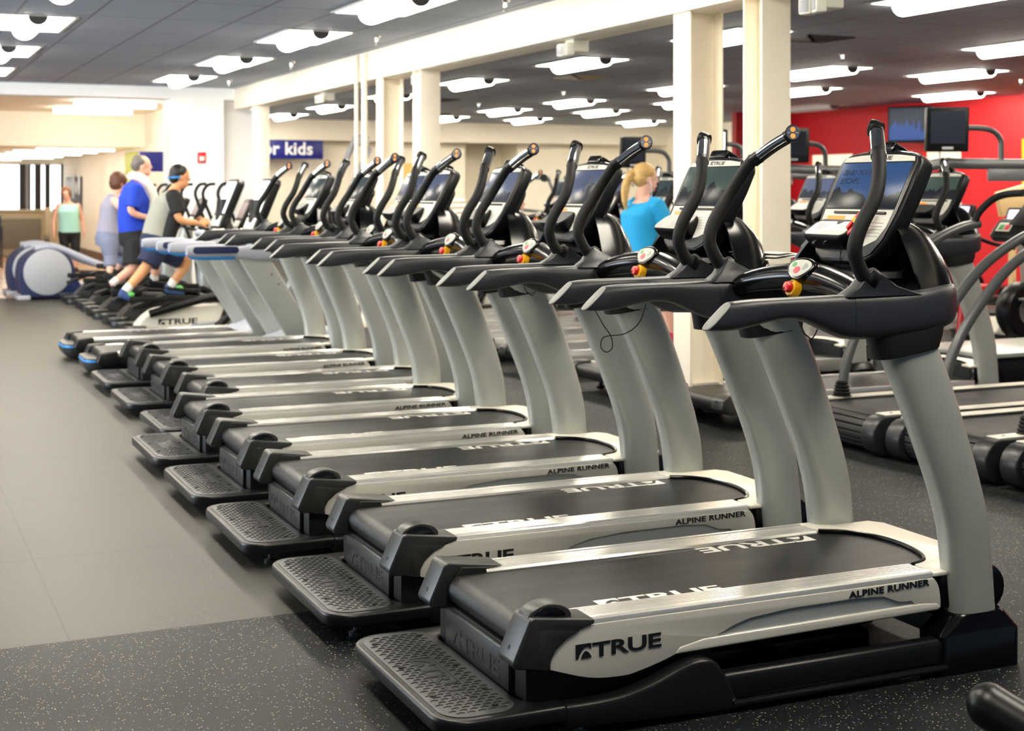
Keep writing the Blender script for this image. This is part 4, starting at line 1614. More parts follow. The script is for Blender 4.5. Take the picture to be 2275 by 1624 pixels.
for s in (-1, 1):
    a, b = sorted((s * .252, s * .375))
    g = TG()
    g.prism([(a, .12), (b, .12), (b, .20), (a, .214)] if s < 0 else [(a, .12), (b, .12), (b, .20), (a, .214)], 'x', 1.17, 3.06, .004)
    g.make('foot_rail', 'alu', r2)
    a, b = sorted((s * .25, s * .385))
    g = TG()
    g.prism([(1.04, .13), (1.05, .19), (1.10, .218), (1.20, .222), (1.21, .12), (1.13, .09)], 'y', a, b, .012, 0)
    for zz in (.15, .18):
        g.lathe([(0, 0), (.008, 0), (.008, .003), (0, .003)], (1.044, (a + b) / 2, zz), 'x', 8, 1)
    g.make('end_cap', ['cap_grey', 'rubber'], r2)
    g = TG()
    g.lathe([(0, 0), (.03, 0), (.034, .012), (.014, .03), (.012, .095), (0, .095)], (1.29, s * .28, 0), 'z', 12)
    g.make('levelling_foot', 'rubber', r2)
for k, (y, x, key, lb) in enumerate(((9.42, 0, 'scr_pale', 'second row treadmill seen between the two near columns'), (10.75, .02, 'scr_green', 'second row treadmill used by the woman in the cyan tee'), (11.85, -.02, 'scr_dark', 'second row treadmill left of the woman in the cyan tee'), (12.95, .05, 'scr_pale', 'far second row treadmill, its silver rails seen through the fourth machine'), (14.1, .05, 'scr_dark', 'farthest second row treadmill near the pipe column'))):
    q = dup(r2, (2.35 + R2 + x, y, 0), None, lb)
    set_screen(q, key, 'dim display')


# ================================================================ SLATTED TREADMILLS WITH CURVED RAILS
def build_slat(label, loc):
    t = thing('slat_treadmill', label, 'treadmill', loc, 0, 'slatted treadmills with curved rails')
    g = G()
    N = 54
    for k in range(N):                     # flat top run
        x = .16 + k * .032
        g.box(x, x + .027, -.27, .27, .205, .222, .003)
    for k in range(8):                     # slats rolling over the rear end
        a = PI / 2 + (k + .5) * PI / 8
        M = Matrix.Translation((.16 + .095 * math.cos(a), 0, .122 + .095 * math.sin(a))) @ Matrix.Rotation(-(a - PI / 2), 4, 'Y')
        g.box(-.016, .016, -.27, .27, -.008, .008, .003, 0, M)
    g.make('slat_belt', 'slat', t)
    g = G()
    g.box(.12, 1.9, -.26, .26, .04, .20, .01)
    g.make('frame', 'rubber', t)
    for s in (-1, 1):
        a, b = sorted((s * .275, s * .395))
        g = G()
        g.prism([(.14 + .115 * math.cos(q), .118 + .115 * math.sin(q)) for q in [PI / 2 + k * PI / 10 for k in range(11)]] + [(.30, .003), (.30, .233)], 'y', a, b, .01, 0, None, 3)
        g.make('roll_cover', 'dark_roll', t)
        g = G()
        g.box(.30, 1.95, a, b, .02, .228, .008)
        sb = g.make('side_beam', 'dark_roll', t)
        g = G()
        g.box(.13, 1.95, a + .01, b - .01, .232, .240, .003)
        g.lathe([(0, 0), (.010, 0), (.008, .004), (0, .004)], (.2, (a + b) / 2, .240), 'z', 10, 1)
        g.make('foot_strip', ['hood_silver', 'steel_grey'], sb)
        yy = s * .335
        g = G()
        g.tube(cr([(.36, yy, .26), (.405, yy, .46), (.50, yy, .66), (.66, yy, .86), (.86, yy, 1.05), (1.10, yy, 1.19), (1.30, yy, 1.264), (1.44, yy, 1.285)], 7), .030, 14)
        rl = g.make('curved_rail', 'tube_grey', t, smooth=60)
        g = G()
        pr = []
        for k in range(5):
            pr += [(.062 - .005 * k, .242 + .020 * k), (.050 - .005 * k, .252 + .020 * k)]
        g.lathe([(0, .241)] + pr + [(.0, .345)], (.365, yy, 0), 'z', 18)
        g.make('rubber_boot', 'rubber', rl)
        g = G()
        g.tube(cr([(1.40, yy, 1.285), (1.43, yy * .95, 1.36), (1.49, yy * .8, 1.44), (1.54, yy * .6, 1.475), (1.56, yy * .2, 1.485)], 6), .024, 12)
        g.make('loop_grip', 'foam', t, smooth=60)
    BM_ = MM((1.46, 0, 1.20), (0, -1, 0), (.20, 0, .24))
    g = G()
    g.prism(rrect(-.28, .28, 0, .16, .04, 4), 'z', -.05, 0, .01, 0, BM_)
    g.prism([(-.16, .10), (.16, .10), (.13, .30), (-.13, .30)], 'z', -.04, .01, .01, 0, BM_)
    c = g.make('console', 'black', t)
    g = G()
    g.box(.02, .13, .14, .27, .010, .014, .001, 0, BM_)
    g.box(.03, .12, .22, .25, .014, .016, 0, 1, BM_)
    g.make('red_label', ['red', 'yellow'], c, 'red and yellow warning label')
    g = G()
    g.box(-.24, -.12, .05, .12, 0, .006, .002, 0, BM_)
    g.box(-.22, -.18, .06, .10, .006, .009, .001, 1, BM_)
    g.box(-.17, -.13, .06, .10, .006, .009, .001, 2, BM_)
    g.make('key_panel', ['panel_white', 'green', 'btn_red'], c)
    return t


sl = build_slat('slatted treadmill whose left rail rises from a ribbed boot behind the nearest treadmill', (5.10, 6.90, 0))
dup(sl, (5.13, 6.05, 0), None, 'middle slatted treadmill, its rails curving up at the right edge')
dup(sl, (5.16, 5.20, 0), None, 'slatted treadmill cut off by the right edge of the picture')


# ================================================================ MONITORS ON BARS
def build_monitor(label, loc, rz, w, h, scr, bar, arm_side, arm_dx):
    t = thing('monitor_stand', label, 'monitor', loc, 0, 'small monitors on bars above the far machines')
    Mr = Matrix.Rotation(rz, 4, 'Z') @ Matrix.Rotation(.06, 4, 'X')
    g = G()
    g.prism(rrect(-w / 2, w / 2, -h / 2, h / 2, .012, 3), 'y', -.02, .05, .008, 0, Mr)
    g.prism(rrect(-w / 2 + .03, w / 2 - .03, -h / 2 + .03, h / 2 - .03, .02, 3), 'y', .05, .09, .015, 0, Mr)
    g.make('monitor_case', 'tube_grey' if arm_dx < .4 else 'black', t)
    g = G()
    g.box(-w / 2 + .03, w / 2 - .03, -.024, -.020, -h / 2 + .065, h / 2 - .03, 0, 0, Mr)
    g.make('screen', scr, t)
    g = G()
    g.box(-.045, .045, -.0235, -.02, -h / 2 + .018, -h / 2 + .040, .004, 0, Mr)
    g.make('badge', 'pale_grey', t)
    dz = bar - loc[2]
    g = G()
    g.tube(cr([(0, .07, .0), (arm_dx * .35, .07, .02), (arm_dx * .8, .07, .01), (arm_dx * .98, .07, -.06), (arm_dx, .07, -.16), (arm_dx, .07, dz)], 6), .024, 12)
    g.make('bent_arm', 'tube_grey', t, smooth=60)
    g = G()
    g.tube(cr([(-.62, .07, .003 - loc[2]), (-.60, .07, -1.0), (-.42, .07, dz - .35), (-.25, .07, dz - .08), (0, .07, dz), (.3, .07, dz), (1.6, .07, dz)], 6), .045, 14)
    bb = g.make('support_bar', 'steel_grey', t, smooth=60)
    g = G()
    g.box(arm_dx - .18, arm_dx + .55, .02, .035, dz - .14, dz - .04, .003)
    for q in (0, .25):
        g.lathe([(0, -.003), (.014, -.003), (.014, .002), (0, .002)], (arm_dx + q, .018, dz - .09), 'y', 10)
    g.make('bracket_plate', 'steel_grey', bb)
    g = G()
    g.tube(cr([(-.05, .03, -h / 2), (-.03, .04, -h / 2 - .12), (.03, .05, -h / 2 - .2), (.0, .06, dz + .04)], 5), .006, 6)
    g.make('cable', 'pale_grey', t)
    return t


mon = build_monitor('black monitor on a bent arm right of the wall television', (7.86, 9.05, 1.985), -.42, .335, .355, 'screen_off', 1.715, 1, .62)
build_monitor('monitor half hidden behind the right near column and the raised handle', (7.90, 11.2, 1.92), -.40, .30, .32, 'screen_off', 1.695, 1, .42)
build_monitor('monitor half hidden behind the left near column', (7.45, 13.45, 1.905), -.05, .28, .33, 'screen_off', 1.66, 1, .48)
build_monitor('monitor with a pale picture, seen between the two near columns', (7.98, 12.7, 1.96), -.25, .28, .34, 'screen_white', 1.66, 1, .40)


# ================================================================ OTHER MACHINES ON THE RIGHT
def build_bike(label, loc, rz, seatmat):
    t = thing('exercise_bike', label, 'exercise bike', loc, rz, 'exercise bikes by the red wall')
    g = G()
    g.lathe([(0, -.09), (.23, -.09), (.26, -.05), (.26, .05), (.23, .09), (0, .09)], (0, 0, .42), 'y', 30)
    g.lathe([(.10, -.10), (.12, -.10), (.12, .10), (.10, .10)], (0, 0, .42), 'y', 20, 1)
    g.make('wheel_housing', ['black', 'steel_grey'], t)
    g = G()
    g.box(-.9, .5, -.05, .05, .06, .13, .02)
    for x in (-.85, .42):
        g.box(x - .04, x + .04, -.28, .28, .002, .07, .015)
    g.make('base_frame', 'silver', t)
    g = G()
    g.tube([(-.72, 0, .1), (-.66, 0, .62)], .04, 12)
    g.box(-.95, -.45, -.21, .21, .60, .68, .03)
    g.make('seat', seatmat, t)
    g = G()
    g.prism(cr([(-.98, .66), (-1.06, .9), (-1.10, 1.14), (-1.04, 1.15), (-.98, .9), (-.90, .68)], 4), 'y', -.20, .20, .02)
    g.make('backrest', seatmat, t)
    g = G()
    g.tube(cr([(.05, 0, .60), (.02, 0, .9), (-.06, 0, 1.15)], 4), .045, 12)
    g.make('mast', 'silver', t)
    g = G()
    g.box(-.02, .05, -.17, .17, -.02, .26, .02, 0, Matrix.Translation((-.08, 0, 1.10)) @ Matrix.Rotation(.35, 4, 'Y'))
    g.box(-.026, -.02, -.13, .13, .06, .23, 0, 1, Matrix.Translation((-.08, 0, 1.10)) @ Matrix.Rotation(.35, 4, 'Y'))
    g.make('console', ['black', 'screen_lilac'], t)
    for s in (-1, 1):
        g = G()
        g.tube(cr([(-.02, s * .06, .98), (-.16, s * .2, 1.02), (-.34, s * .24, 1.10), (-.40, s * .22, 1.2)], 5), .018, 10)
        g.make('handlebar', 'foam', t)
        g = G()
        g.tube([(0, s * .11, .42), (.12 * s, s * .13, .42 - .12 * s)], .018, 8)
        g.box(.12 * s - .06, .12 * s + .06, s * .14, s * .22, .41 - .12 * s, .43 - .12 * s, .006)
        g.make('crank', 'steel_grey', t)
    return t


bk = build_bike('exercise bike with a bright red seat back by the right edge', (9.45, 9.9, 0), 0, 'red')
for x, y, lb in ((10.9, 12.3, 'red seated exercise bike farther off under the lit panes'), (9.9, 8.15, 'black exercise bike at the right edge above the slatted treadmills')):
    q = dup(bk, (x, y, 0), None, lb)
    if 'black' in lb:
        for c in kids(q):
            if c.name.split('.')[0] in ('seat', 'backrest'):
                c.data = c.data.copy()
                c.data.materials.clear()
                c.data.materials.append(MT['black'])
for k, (x, y, lb) in enumerate(((8.3, 13.6, 'pale elliptical trainer between the near columns and the nearest console'), (9.5, 15.6, 'pale elliptical trainer far off before the red wall'), (6.3, 17.2, 'pale elliptical trainer seen left of the cyan tee, far back'), (10.2, 11.2, 'pale elliptical trainer under the monitor right of the wall television'))):
    q = dup(ell, (x, y, 0), None, lb, group='elliptical trainers by the red wall')
low = thing('low_treadmill', 'low black machine bed with a red label at the right edge', 'treadmill', (7.25, 8.35, 0))
g = G()
g.box(0, 1.6, -.36, .36, .08, .30, .02)
lb_ = g.make('bed', 'black', low)
g = G()
g.box(-.01, 1.55, -.40, .40, .30, .335, .01)
g.make('top_rail', 'silver', low)
g = G()
g.box(-.006, 0, -.10, .12, .19, .225, .001)
g.make('red_label', 'btn_red', lb_)
pine = tag(G().box(10.68, 11.9, 11.5, 11.56, 1.22, 1.48, .01, 0, Matrix.Translation((10.68, 11.5, 1.35)) @ Matrix.Rotation(-.22, 4, 'Y') @ Matrix.Translation((-10.68, -11.5, -1.35))).box(10.9, 10.96, 11.565, 11.62, .003, 1.45, .004).box(11.7, 11.76, 11.565, 11.62, .003, 1.6, .004).make('pine_board', ['pine']), 'slanted pale pine board at the right edge above the bike handles', 'board')
# dark padded tube poking into the lower right corner
t = thing('foam_roller', 'dark padded tube end in the lower right corner of the picture', 'machine handle', (2.55, 2.72, 0))
g = G()
g.tube([(.035, .10, .20), (.16, -.10, .10)], .058, 18)
g.ball((.035, .10, .20), .058, 16)
g.make('padded_tube', 'satin_black', t)
g = G()
g.tube([(.15, -.09, .11), (.32, -.40, .03)], .03, 12)
g.make('steel_end', 'steel_grey', t)

# pulley frame, towel pile
t = thing('pulley_frame', 'grey slanted pulley frame leaning up to the pipe column', 'weight machine', (5.22, 19.3, 0))
for k, (a, b) in enumerate((((0, 0, .003), (1.05, 0, 2.25)), ((.22, 0, .003), (1.25, 0, 2.10)), ((1.15, 0, 2.28), (1.30, .0, .003)))):
    g = G()
    g.tube([a, b], .034, 4, sq=1.3)
    g.make('beam', 'pale_grey', t)
g = G()
g.lathe([(0, -.03), (.09, -.03), (.07, 0), (.09, .03), (0, .03)], (1.12, -.08, 2.20), 'y', 18)
g.make('pulley', 'pale_grey', t)
t = thing('folded_towels', 'tall pile of folded white towels behind the fourth treadmill', 'towels', (7.7, 19.6, 0))
g = G()
g.box(-.5, .5, -.3, .3, .003, .86, .01)
g.make('cart', 'plastic_white', t)
for k in range(7):
    g = G()
    g.box(-.30 + .012 * (k % 3), .26 + .015 * (k % 2), -.22, .22, .862 + k * .075, .932 + k * .075, .028, 0, None, 3)
    g.make('towel', 'towel', t)
t = thing('handle_rack', 'grey tube rack with a black roller far behind the fourth treadmill', 'weight machine', (7.75, 16.8, 0))
for a in ([(0, 0, .003), (0, 0, .9), (-.12, 0, 1.3), (-.1, 0, 1.62), (.3, 0, 1.66)], [(.35, 0, .003), (.42, 0, 1.2), (.3, 0, 1.66)], [(-.05, 0, 1.25), (.42, 0, 1.2)]):
    g = G()
    g.tube(cr(a, 5), .02, 10)
    g.make('tube', 'steel_grey', t)
g = G()
g.tube([(.18, -.12, 1.66), (.32, .12, 1.66)], .05, 12)
g.make('roller', 'black', t)


# ================================================================ PEOPLE
def remeshed(gm, voxel, smooth_it=4):
    """fuse everything in gm into one continuous surface"""
    me = bpy.data.meshes.new('r')
    gm.bm.to_mesh(me)
    gm.bm.free()
    o = bpy.data.objects.new('r', me)
    COL.objects.link(o)
    m = o.modifiers.new('r', 'REMESH')
    m.mode = 'VOXEL'
    m.voxel_size = voxel
    s_ = o.modifiers.new('s', 'SMOOTH')
    s_.iterations = smooth_it
    s_.factor = .5
    dg = bpy.context.evaluated_depsgraph_get()
    dg.update()
    out = bpy.data.meshes.new_from_object(o.evaluated_get(dg))
    bpy.data.objects.remove(o)
    bpy.data.meshes.remove(me)
    r = G()
    r.bm.from_mesh(out)
    bpy.data.meshes.remove(out)
    return r


def V(*a):
    return Vector(a)


def body_tools(F):
    F = Vector(F).normalized()
    Lf = Vector((-F.y, F.x, 0))
    return F, Lf


def torso(g, pts, F, Lf):
    """pts: (point, half width, half depth)"""
    rings = []
    P = [Vector(p[0]) for p in pts]
    for i, (p, w, d) in enumerate(pts):
        T = (P[min(len(P) - 1, i + 1)] - P[max(0, i - 1)]).normalized()
        A = Lf
        B = T.cross(A).normalized()
        rings.append([P[i] + A * u + B * v for u, v in sup(w, d, 20, 2.3)])
    g.loft(rings)


def limb(g, pts, rad):
    pp = cr([tuple(p) for p in pts], 6)
    g.tube(pp, rad, 12)
    for p, r in ((pts[0], rad[0]), (pts[-1], rad[-1])):
        g.ball(tuple(p), r * .98, 10)


def hand(g, wrist, d, nrm, sc=1.0, curl=.6):
    """palm, four fingers of different length and a thumb from the side of the palm"""
    d = Vector(d).normalized()
    n = Vector(nrm)
    n = (n - d * n.dot(d)).normalized()          # fingers close towards n
    a = d.cross(n)                               # across the palm
    w = Vector(wrist)
    g.loft([[w + d * t * sc + a * u * sc + n * v * sc for u, v in sup(hw, ht, 12, 2.5)] for t, hw, ht in ((-.015, .026, .020), (.02, .034, .017), (.06, .041, .015), (.088, .040, .013))])
    for k, (off, ln) in enumerate(((-.030, .070), (-.010, .080), (.011, .074), (.030, .058))):
        p0 = w + d * .082 * sc + a * off * sc
        c1 = curl
        p1 = p0 + (d * math.cos(c1 * .6) + n * math.sin(c1 * .6)) * ln * .45 * sc
        p2 = p1 + (d * math.cos(c1 * 1.6) + n * math.sin(c1 * 1.6)) * ln * .33 * sc
        p3 = p2 + (d * math.cos(c1 * 2.4) + n * math.sin(c1 * 2.4)) * ln * .28 * sc
        g.tube([p0 - d * .01 * sc, p0, p1, p2, p3], [.0095 * sc, .0095 * sc, .0088 * sc, .008 * sc, .0065 * sc], 8)
    t0 = w + d * .028 * sc - a * .032 * sc
    t1 = t0 + (d * .6 - a * .65 + n * .35).normalized() * .038 * sc
    t2 = t1 + (d * .85 - a * .05 + n * .5).normalized() * .032 * sc
    g.tube([t0, t1, t2], [.013 * sc, .0105 * sc, .008 * sc], 8)


def head_geo(g, c, F, up, sc=1.0):
    """skull, jaw, nose, ears, lips fused with the neck later"""
    F = Vector(F).normalized()
    U = Vector(up)
    U = (U - F * U.dot(F)).normalized()
    A = U.cross(F)
    M = Matrix((F, A, U)).transposed().to_4x4()
    M.translation = Vector(c)
    M = M @ Matrix.Scale(sc, 4)
    g.ball((0.0, 0, .025), (.098, .078, .098), 18, 0, M)
    g.ball((.028, 0, -.045), (.066, .060, .075), 14, 0, M)
    g.ball((.062, 0, -.088), (.026, .030, .024), 10, 0, M)
    g.tube([(.090, 0, .012), (.108, 0, -.018), (.102, 0, -.030)], [.010, .015, .012], 8, 0, M)
    g.ball((.090, 0, -.058), (.012, .026, .011), 8, 0, M)
    for s in (-1, 1):
        g.ball((-.002, s * .078, -.012), (.020, .010, .032), 8, 0, M)
        g.ball((.086, s * .032, .024), (.014, .024, .008), 8, 0, M)
    return M


def face_parts(M, parent):
    g = G()
    for s in (-1, 1):
        g.ball((.086, s * .032, .004), (.011, .014, .0085), 8, 0, M)
        g.ball((.0945, s * .032, .004), (.004, .0065, .0065), 8, 1, M)
    g.make('eyes', ['sign_white', 'hair_black'], parent)
    g = G()
    g.ball((.099, 0, -.058), (.005, .020, .004), 8, 0, M)
    g.make('mouth', 'btn_red', parent)


def shoe(g, ank, toe, mi=0):
    a = Vector(ank)
    t = Vector(toe)
    d = (t - a)
    d.normalize()
    up = Vector((0, 0, 1))
    sd = d.cross(up).normalized()
    nn = sd.cross(d).normalized()
    heel = a - d * .065
    rings = []
    for k, (f, w, h, o) in enumerate(((0, .026, .035, .0), (.10, .038, .048, .0), (.35, .040, .046, -.004), (.65, .046, .034, -.012), (.88, .042, .026, -.018), (1.0, .022, .014, -.024))):
        L = (t - heel).length
        p = heel + d * (L * f) + nn * (o - .015)
        rings.append([p + sd * u + nn * v for u, v in sup(w, h, 14, 2.6)])
    g.loft(rings, mi=mi)


def make_person(label, J, F, skin, parts, voxel=.0075, sc=1.0):
    """J holds the joints; parts is a dict of clothing"""
    F, Lf = body_tools(F)
    base = (J['hip'][0], J['hip'][1], parts.get('z', 0))
    t = thing('person', label, 'person', base)
    off = Vector(base)

    def P(k):
        return Vector(J[k]) - off
    g = G()
    up = (P('head') - P('neck')).normalized()
    HM = head_geo(g, P('head'), J.get('look', F), up * .6 + Vector((0, 0, .5)), sc)
    g.tube([P('chest') * .2 + P('neck') * .8, P('neck'), P('head') + Vector((0, 0, -.05))], [.062 * sc, .056 * sc, .055 * sc], 12)
    bw = parts.get('bulk', 1.0)
    hip, waist, chest, neck = P('hip'), P('waist'), P('chest'), P('neck')
    sh_c = (P('shR') + P('shL')) / 2
    tor = [(hip - Vector((0, 0, .09)), .12 * bw, .095 * bw), (hip, .165 * bw, .125 * bw), (waist, .148 * bw, .115 * bw), (chest, .17 * bw, .125 * bw), (sh_c + Vector((0, 0, .0)), .165 * bw, .095 * bw), (neck - Vector((0, 0, .02)), .07, .065)]
    torso(g, tor, F, Lf)
    for s in 'RL':
        limb(g, [P('sh' + s), P('el' + s), P('wr' + s)], [.052 * bw, .050 * bw, .042, .038, .032, .026])
        hd = (P('wr' + s) - P('el' + s)).normalized()
        hand(g, P('wr' + s), J.get('hd' + s, hd), J.get('hn' + s, -Lf if s == 'L' else Lf), 1.0, parts.get('curl', .7))
        limb(g, [P('hp' + s), P('kn' + s), P('an' + s)], [.092 * bw, .082 * bw, .060, .058, .050, .036])
    body = remeshed(g, voxel).make('body', skin, t, smooth=180)
    face_parts(HM, body)
    # hair
    hr = parts['hair']
    g = G()
    H = HM @ Matrix.Scale(1.07, 4)
    if hr[1] == 'short':
        g.ball((-.018, 0, .045), (.092, .084, .088), 16, 0, H)
        g.ball((-.050, 0, .0), (.062, .078, .075), 14, 0, H)
    elif hr[1] == 'bald':
        g.ball((-.048, 0, .015), (.066, .083, .070), 14, 0, H)
        g.ball((-.035, 0, .062), (.066, .070, .066), 14, 0, H)
        g.ball((-.02, .045, .04), (.06, .042, .05), 12, 0, H)
        g.ball((-.02, -.045, .04), (.06, .042, .05), 12, 0, H)
    elif hr[1] == 'bob':
        g.ball((-.015, 0, .048), (.100, .092, .088), 16, 0, H)
        g.ball((-.040, 0, -.005), (.080, .094, .095), 14, 0, H)
        g.ball((.030, .055, .03), (.05, .035, .06), 10, 0, H)
        g.ball((.030, -.055, .03), (.05, .035, .06), 10, 0, H)
    elif hr[1] == 'pony':
        g.ball((-.018, 0, .045), (.098, .086, .086), 16, 0, H)
        g.ball((-.045, 0, .01), (.070, .080, .080), 14, 0, H)
        g.tube(cr([tuple(H @ Vector(p)) for p in ((-.08, 0, .05), (-.13, .0, .03), (-.165, .01, -.07), (-.165, .02, -.18), (-.145, .02, -.27))], 6), [.020, .034, .040, .036, .024, .006], 12)
    remeshed(g, .008, 3).make('hair', hr[0], t, smooth=180)
    # shirt
    shp = parts['shirt']
    g = G()
    e = shp.get('ease', .022)
    low = shp.get('low', .06)
    tt = [(hip - Vector((0, 0, low)) + F * .0, .168 * bw + e, .130 * bw + e), (hip, .165 * bw + e, .128 * bw + e), (waist, .155 * bw + e, .124 * bw + e), (chest, .172 * bw + e, .128 * bw + e), (sh_c, .17 * bw + e * .4, .098 * bw + e * .5), (neck - Vector((0, 0, .035)), .085, .078)]
    torso(g, tt, F, Lf)
    sl_ = shp.get('sleeve', 0)
    if sl_ > 0:
        for s in 'RL':
            a, b = P('sh' + s), P('el' + s)
            g.tube([a + (sh_c - a) * .25, a, a + (b - a) * sl_ * .5, a + (b - a) * sl_], [.062 * bw + e * .6, .060 * bw + e * .6, .060 + e * .6, .060 + e * .7], 14)
    so = remeshed(g, .011, 3).make('shirt', shp['mat'], t, smooth=180)
    if 'side' in shp:
        # contrasting shoulders and sleeves
        g = G()
        for s in 'RL':
            a, b = P('sh' + s), P('el' + s)
            ins = (sh_c - a)
            g.tube([a + ins * .35 + Vector((0, 0, .03)), a, a + (b - a) * sl_ * .5, a + (b - a) * (sl_ + .02)], [.060 + e, .066 + e * .7, .064 + e * .7, .063 + e * .8], 14)
            pts_ = [a + ins * .20 + F * .07, (a + (waist - sh_c) * .5) + ins * .10 + F * .09, hip + (a - sh_c) * .75 + F * .10 + Vector((0, 0, .02))]
            g.tube(cr([tuple(p) for p in pts_], 5), [.06, .085, .075], 12)
        remeshed(g, .011, 3).make('side_panel', shp['side'], so, smooth=180)
    # lower clothing
    bt = parts['bottom']
    g = G()
    e = bt.get('ease', .02)
    torso(g, [(waist * .45 + hip * .55, .155 * bw + e, .120 * bw + e), (hip, .168 * bw + e, .130 * bw + e), (hip - Vector((0, 0, .10)), .15 * bw + e, .12 * bw + e)], F, Lf)
    ln = bt['len']
    for s in 'RL':
        a, k_, n_ = P('hp' + s), P('kn' + s), P('an' + s)
        if ln <= 1:
            q = [a, a + (k_ - a) * ln * .5, a + (k_ - a) * ln]
            rr_ = [.098 * bw + e, .092 * bw + e, .076 * bw + e * 1.6]
        else:
            q = [a, a + (k_ - a) * .5, k_, k_ + (n_ - k_) * (ln - 1)]
            rr_ = [.098 * bw + e, .085 * bw + e, .066 + e, .052 + e * 1.1]
        g.tube(cr([tuple(p) for p in q], 5), rr_, 14)
        g.ball(tuple(q[0]), rr_[0] * .98, 12)
    remeshed(g, .011, 3).make(bt['name'], bt['mat'], t, smooth=180)
    for s in 'RL':
        g = G()
        shoe(g, P('an' + s) - Vector((0, 0, .03)), P('to' + s), 0)
        if len(parts['shoe']) > 1:
            a = P('an' + s)
            d = (P('to' + s) - a)
            g.ball(tuple(a + d * .55 + Vector((0, 0, -.005))), (.045, .044, .030), 10, 1)
        g.make('shoe', parts['shoe'], t, smooth=60)
        if parts.get('sock'):
            a, b = P('an' + s), P('kn' + s)
            tube_part('sock', [a - (b - a) * .05, a + (b - a) * .12, a + (b - a) * .2], .046, 'sock', t)
    return t, HM, P


# man in the grey and black tee, leaning on the first elliptical
Y1 = 15.35
p1, H1, P1 = make_person('man in a grey and black tee and navy shorts leaning forward on the nearest elliptical', dict(
    head=(3.035, Y1, 1.64), look=(1, -.08, -.12), neck=(2.965, Y1, 1.49), chest=(2.885, Y1, 1.33), waist=(2.81, Y1, 1.12), hip=(2.775, Y1, .96),
    shR=(2.935, Y1 - .19, 1.415), elR=(2.985, Y1 - .25, 1.20), wrR=(3.20, Y1 - .20, 1.155), shL=(2.935, Y1 + .19, 1.415), elL=(3.01, Y1 + .25, 1.20), wrL=(3.23, Y1 + .18, 1.16),
    hdR=(1, .1, .25), hnR=(0, .9, -.4), hdL=(1, -.1, .2), hnL=(0, -.9, -.4),
    hpR=(2.775, Y1 - .10, .90), knR=(2.655, Y1 - .13, .70), anR=(2.445, Y1 - .19, .47), toR=(2.52, Y1 - .20, .40),
    hpL=(2.79, Y1 + .10, .90), knL=(3.12, Y1 + .14, .76), anL=(2.985, Y1 + .20, .49), toL=(3.13, Y1 + .20, .43)), (1, 0, 0), 'skin_tan', dict(
        hair=('hair_black', 'short'), shirt=dict(mat='cloth_grey', side='cloth_black', sleeve=.72, low=.07), bottom=dict(name='shorts', mat='cloth_navy', len=.86, ease=.03), shoe=['shoe_blue', 'shoe_green'], sock=True, z=.37, curl=1.1))
tube_part('headphone_band', cr([tuple(H1 @ V(*q)) for q in ((.0, -.092, -.005), (-.06, -.082, -.012), (-.115, 0, -.02), (-.06, .082, -.012), (.0, .092, -.005))], 5), .011, 'blue_trim', p1, 10)
tube_part('wrist_band', [P1('wrR') - V(.05, -.012, -.011), P1('wrR') - V(.01, -.002, -.002)], .036, 'cloth_black', p1)
# man in royal blue with a towel
Y2 = 16.5
p2, H2, P2 = make_person('grey haired man in a royal blue tee with a white towel around his neck', dict(
    head=(2.835, Y2, 1.77), look=(1, -.1, .05), neck=(2.79, Y2, 1.615), chest=(2.75, Y2, 1.40), waist=(2.735, Y2, 1.17), hip=(2.755, Y2, .98),
    shR=(2.74, Y2 - .20, 1.52), elR=(2.68, Y2 - .25, 1.27), wrR=(2.90, Y2 - .20, 1.19), shL=(2.76, Y2 + .20, 1.52), elL=(2.86, Y2 + .26, 1.28), wrL=(3.08, Y2 + .20, 1.25),
    hpR=(2.755, Y2 - .10, .92), knR=(2.735, Y2 - .13, .67), anR=(2.49, Y2 - .19, .47), toR=(2.45, Y2 - .20, .385),
    hpL=(2.77, Y2 + .10, .92), knL=(3.00, Y2 + .14, .73), anL=(3.01, Y2 + .20, .49), toL=(3.15, Y2 + .20, .43)), (1, 0, 0), 'skin_light', dict(
        hair=('hair_grey', 'bald'), bulk=1.08, shirt=dict(mat='cloth_royal', sleeve=.85, low=.06, ease=.03), bottom=dict(name='shorts', mat='cloth_black', len=1.0, ease=.035), shoe=['cloth_black'], sock=True, z=.37))
g = G()
g.tube(cr([tuple(P2('neck') + V(*q)) for q in ((.17, -.14, -.30), (.13, -.15, -.13), (.03, -.12, .02), (-.075, 0, .055), (.03, .12, .02), (.13, .15, -.13), (.17, .14, -.30))], 6), [.055, .05, .045, .05, .045, .05, .055], 12, sq=.6)
g.make('towel', 'towel', p2, 'white towel', smooth=80)
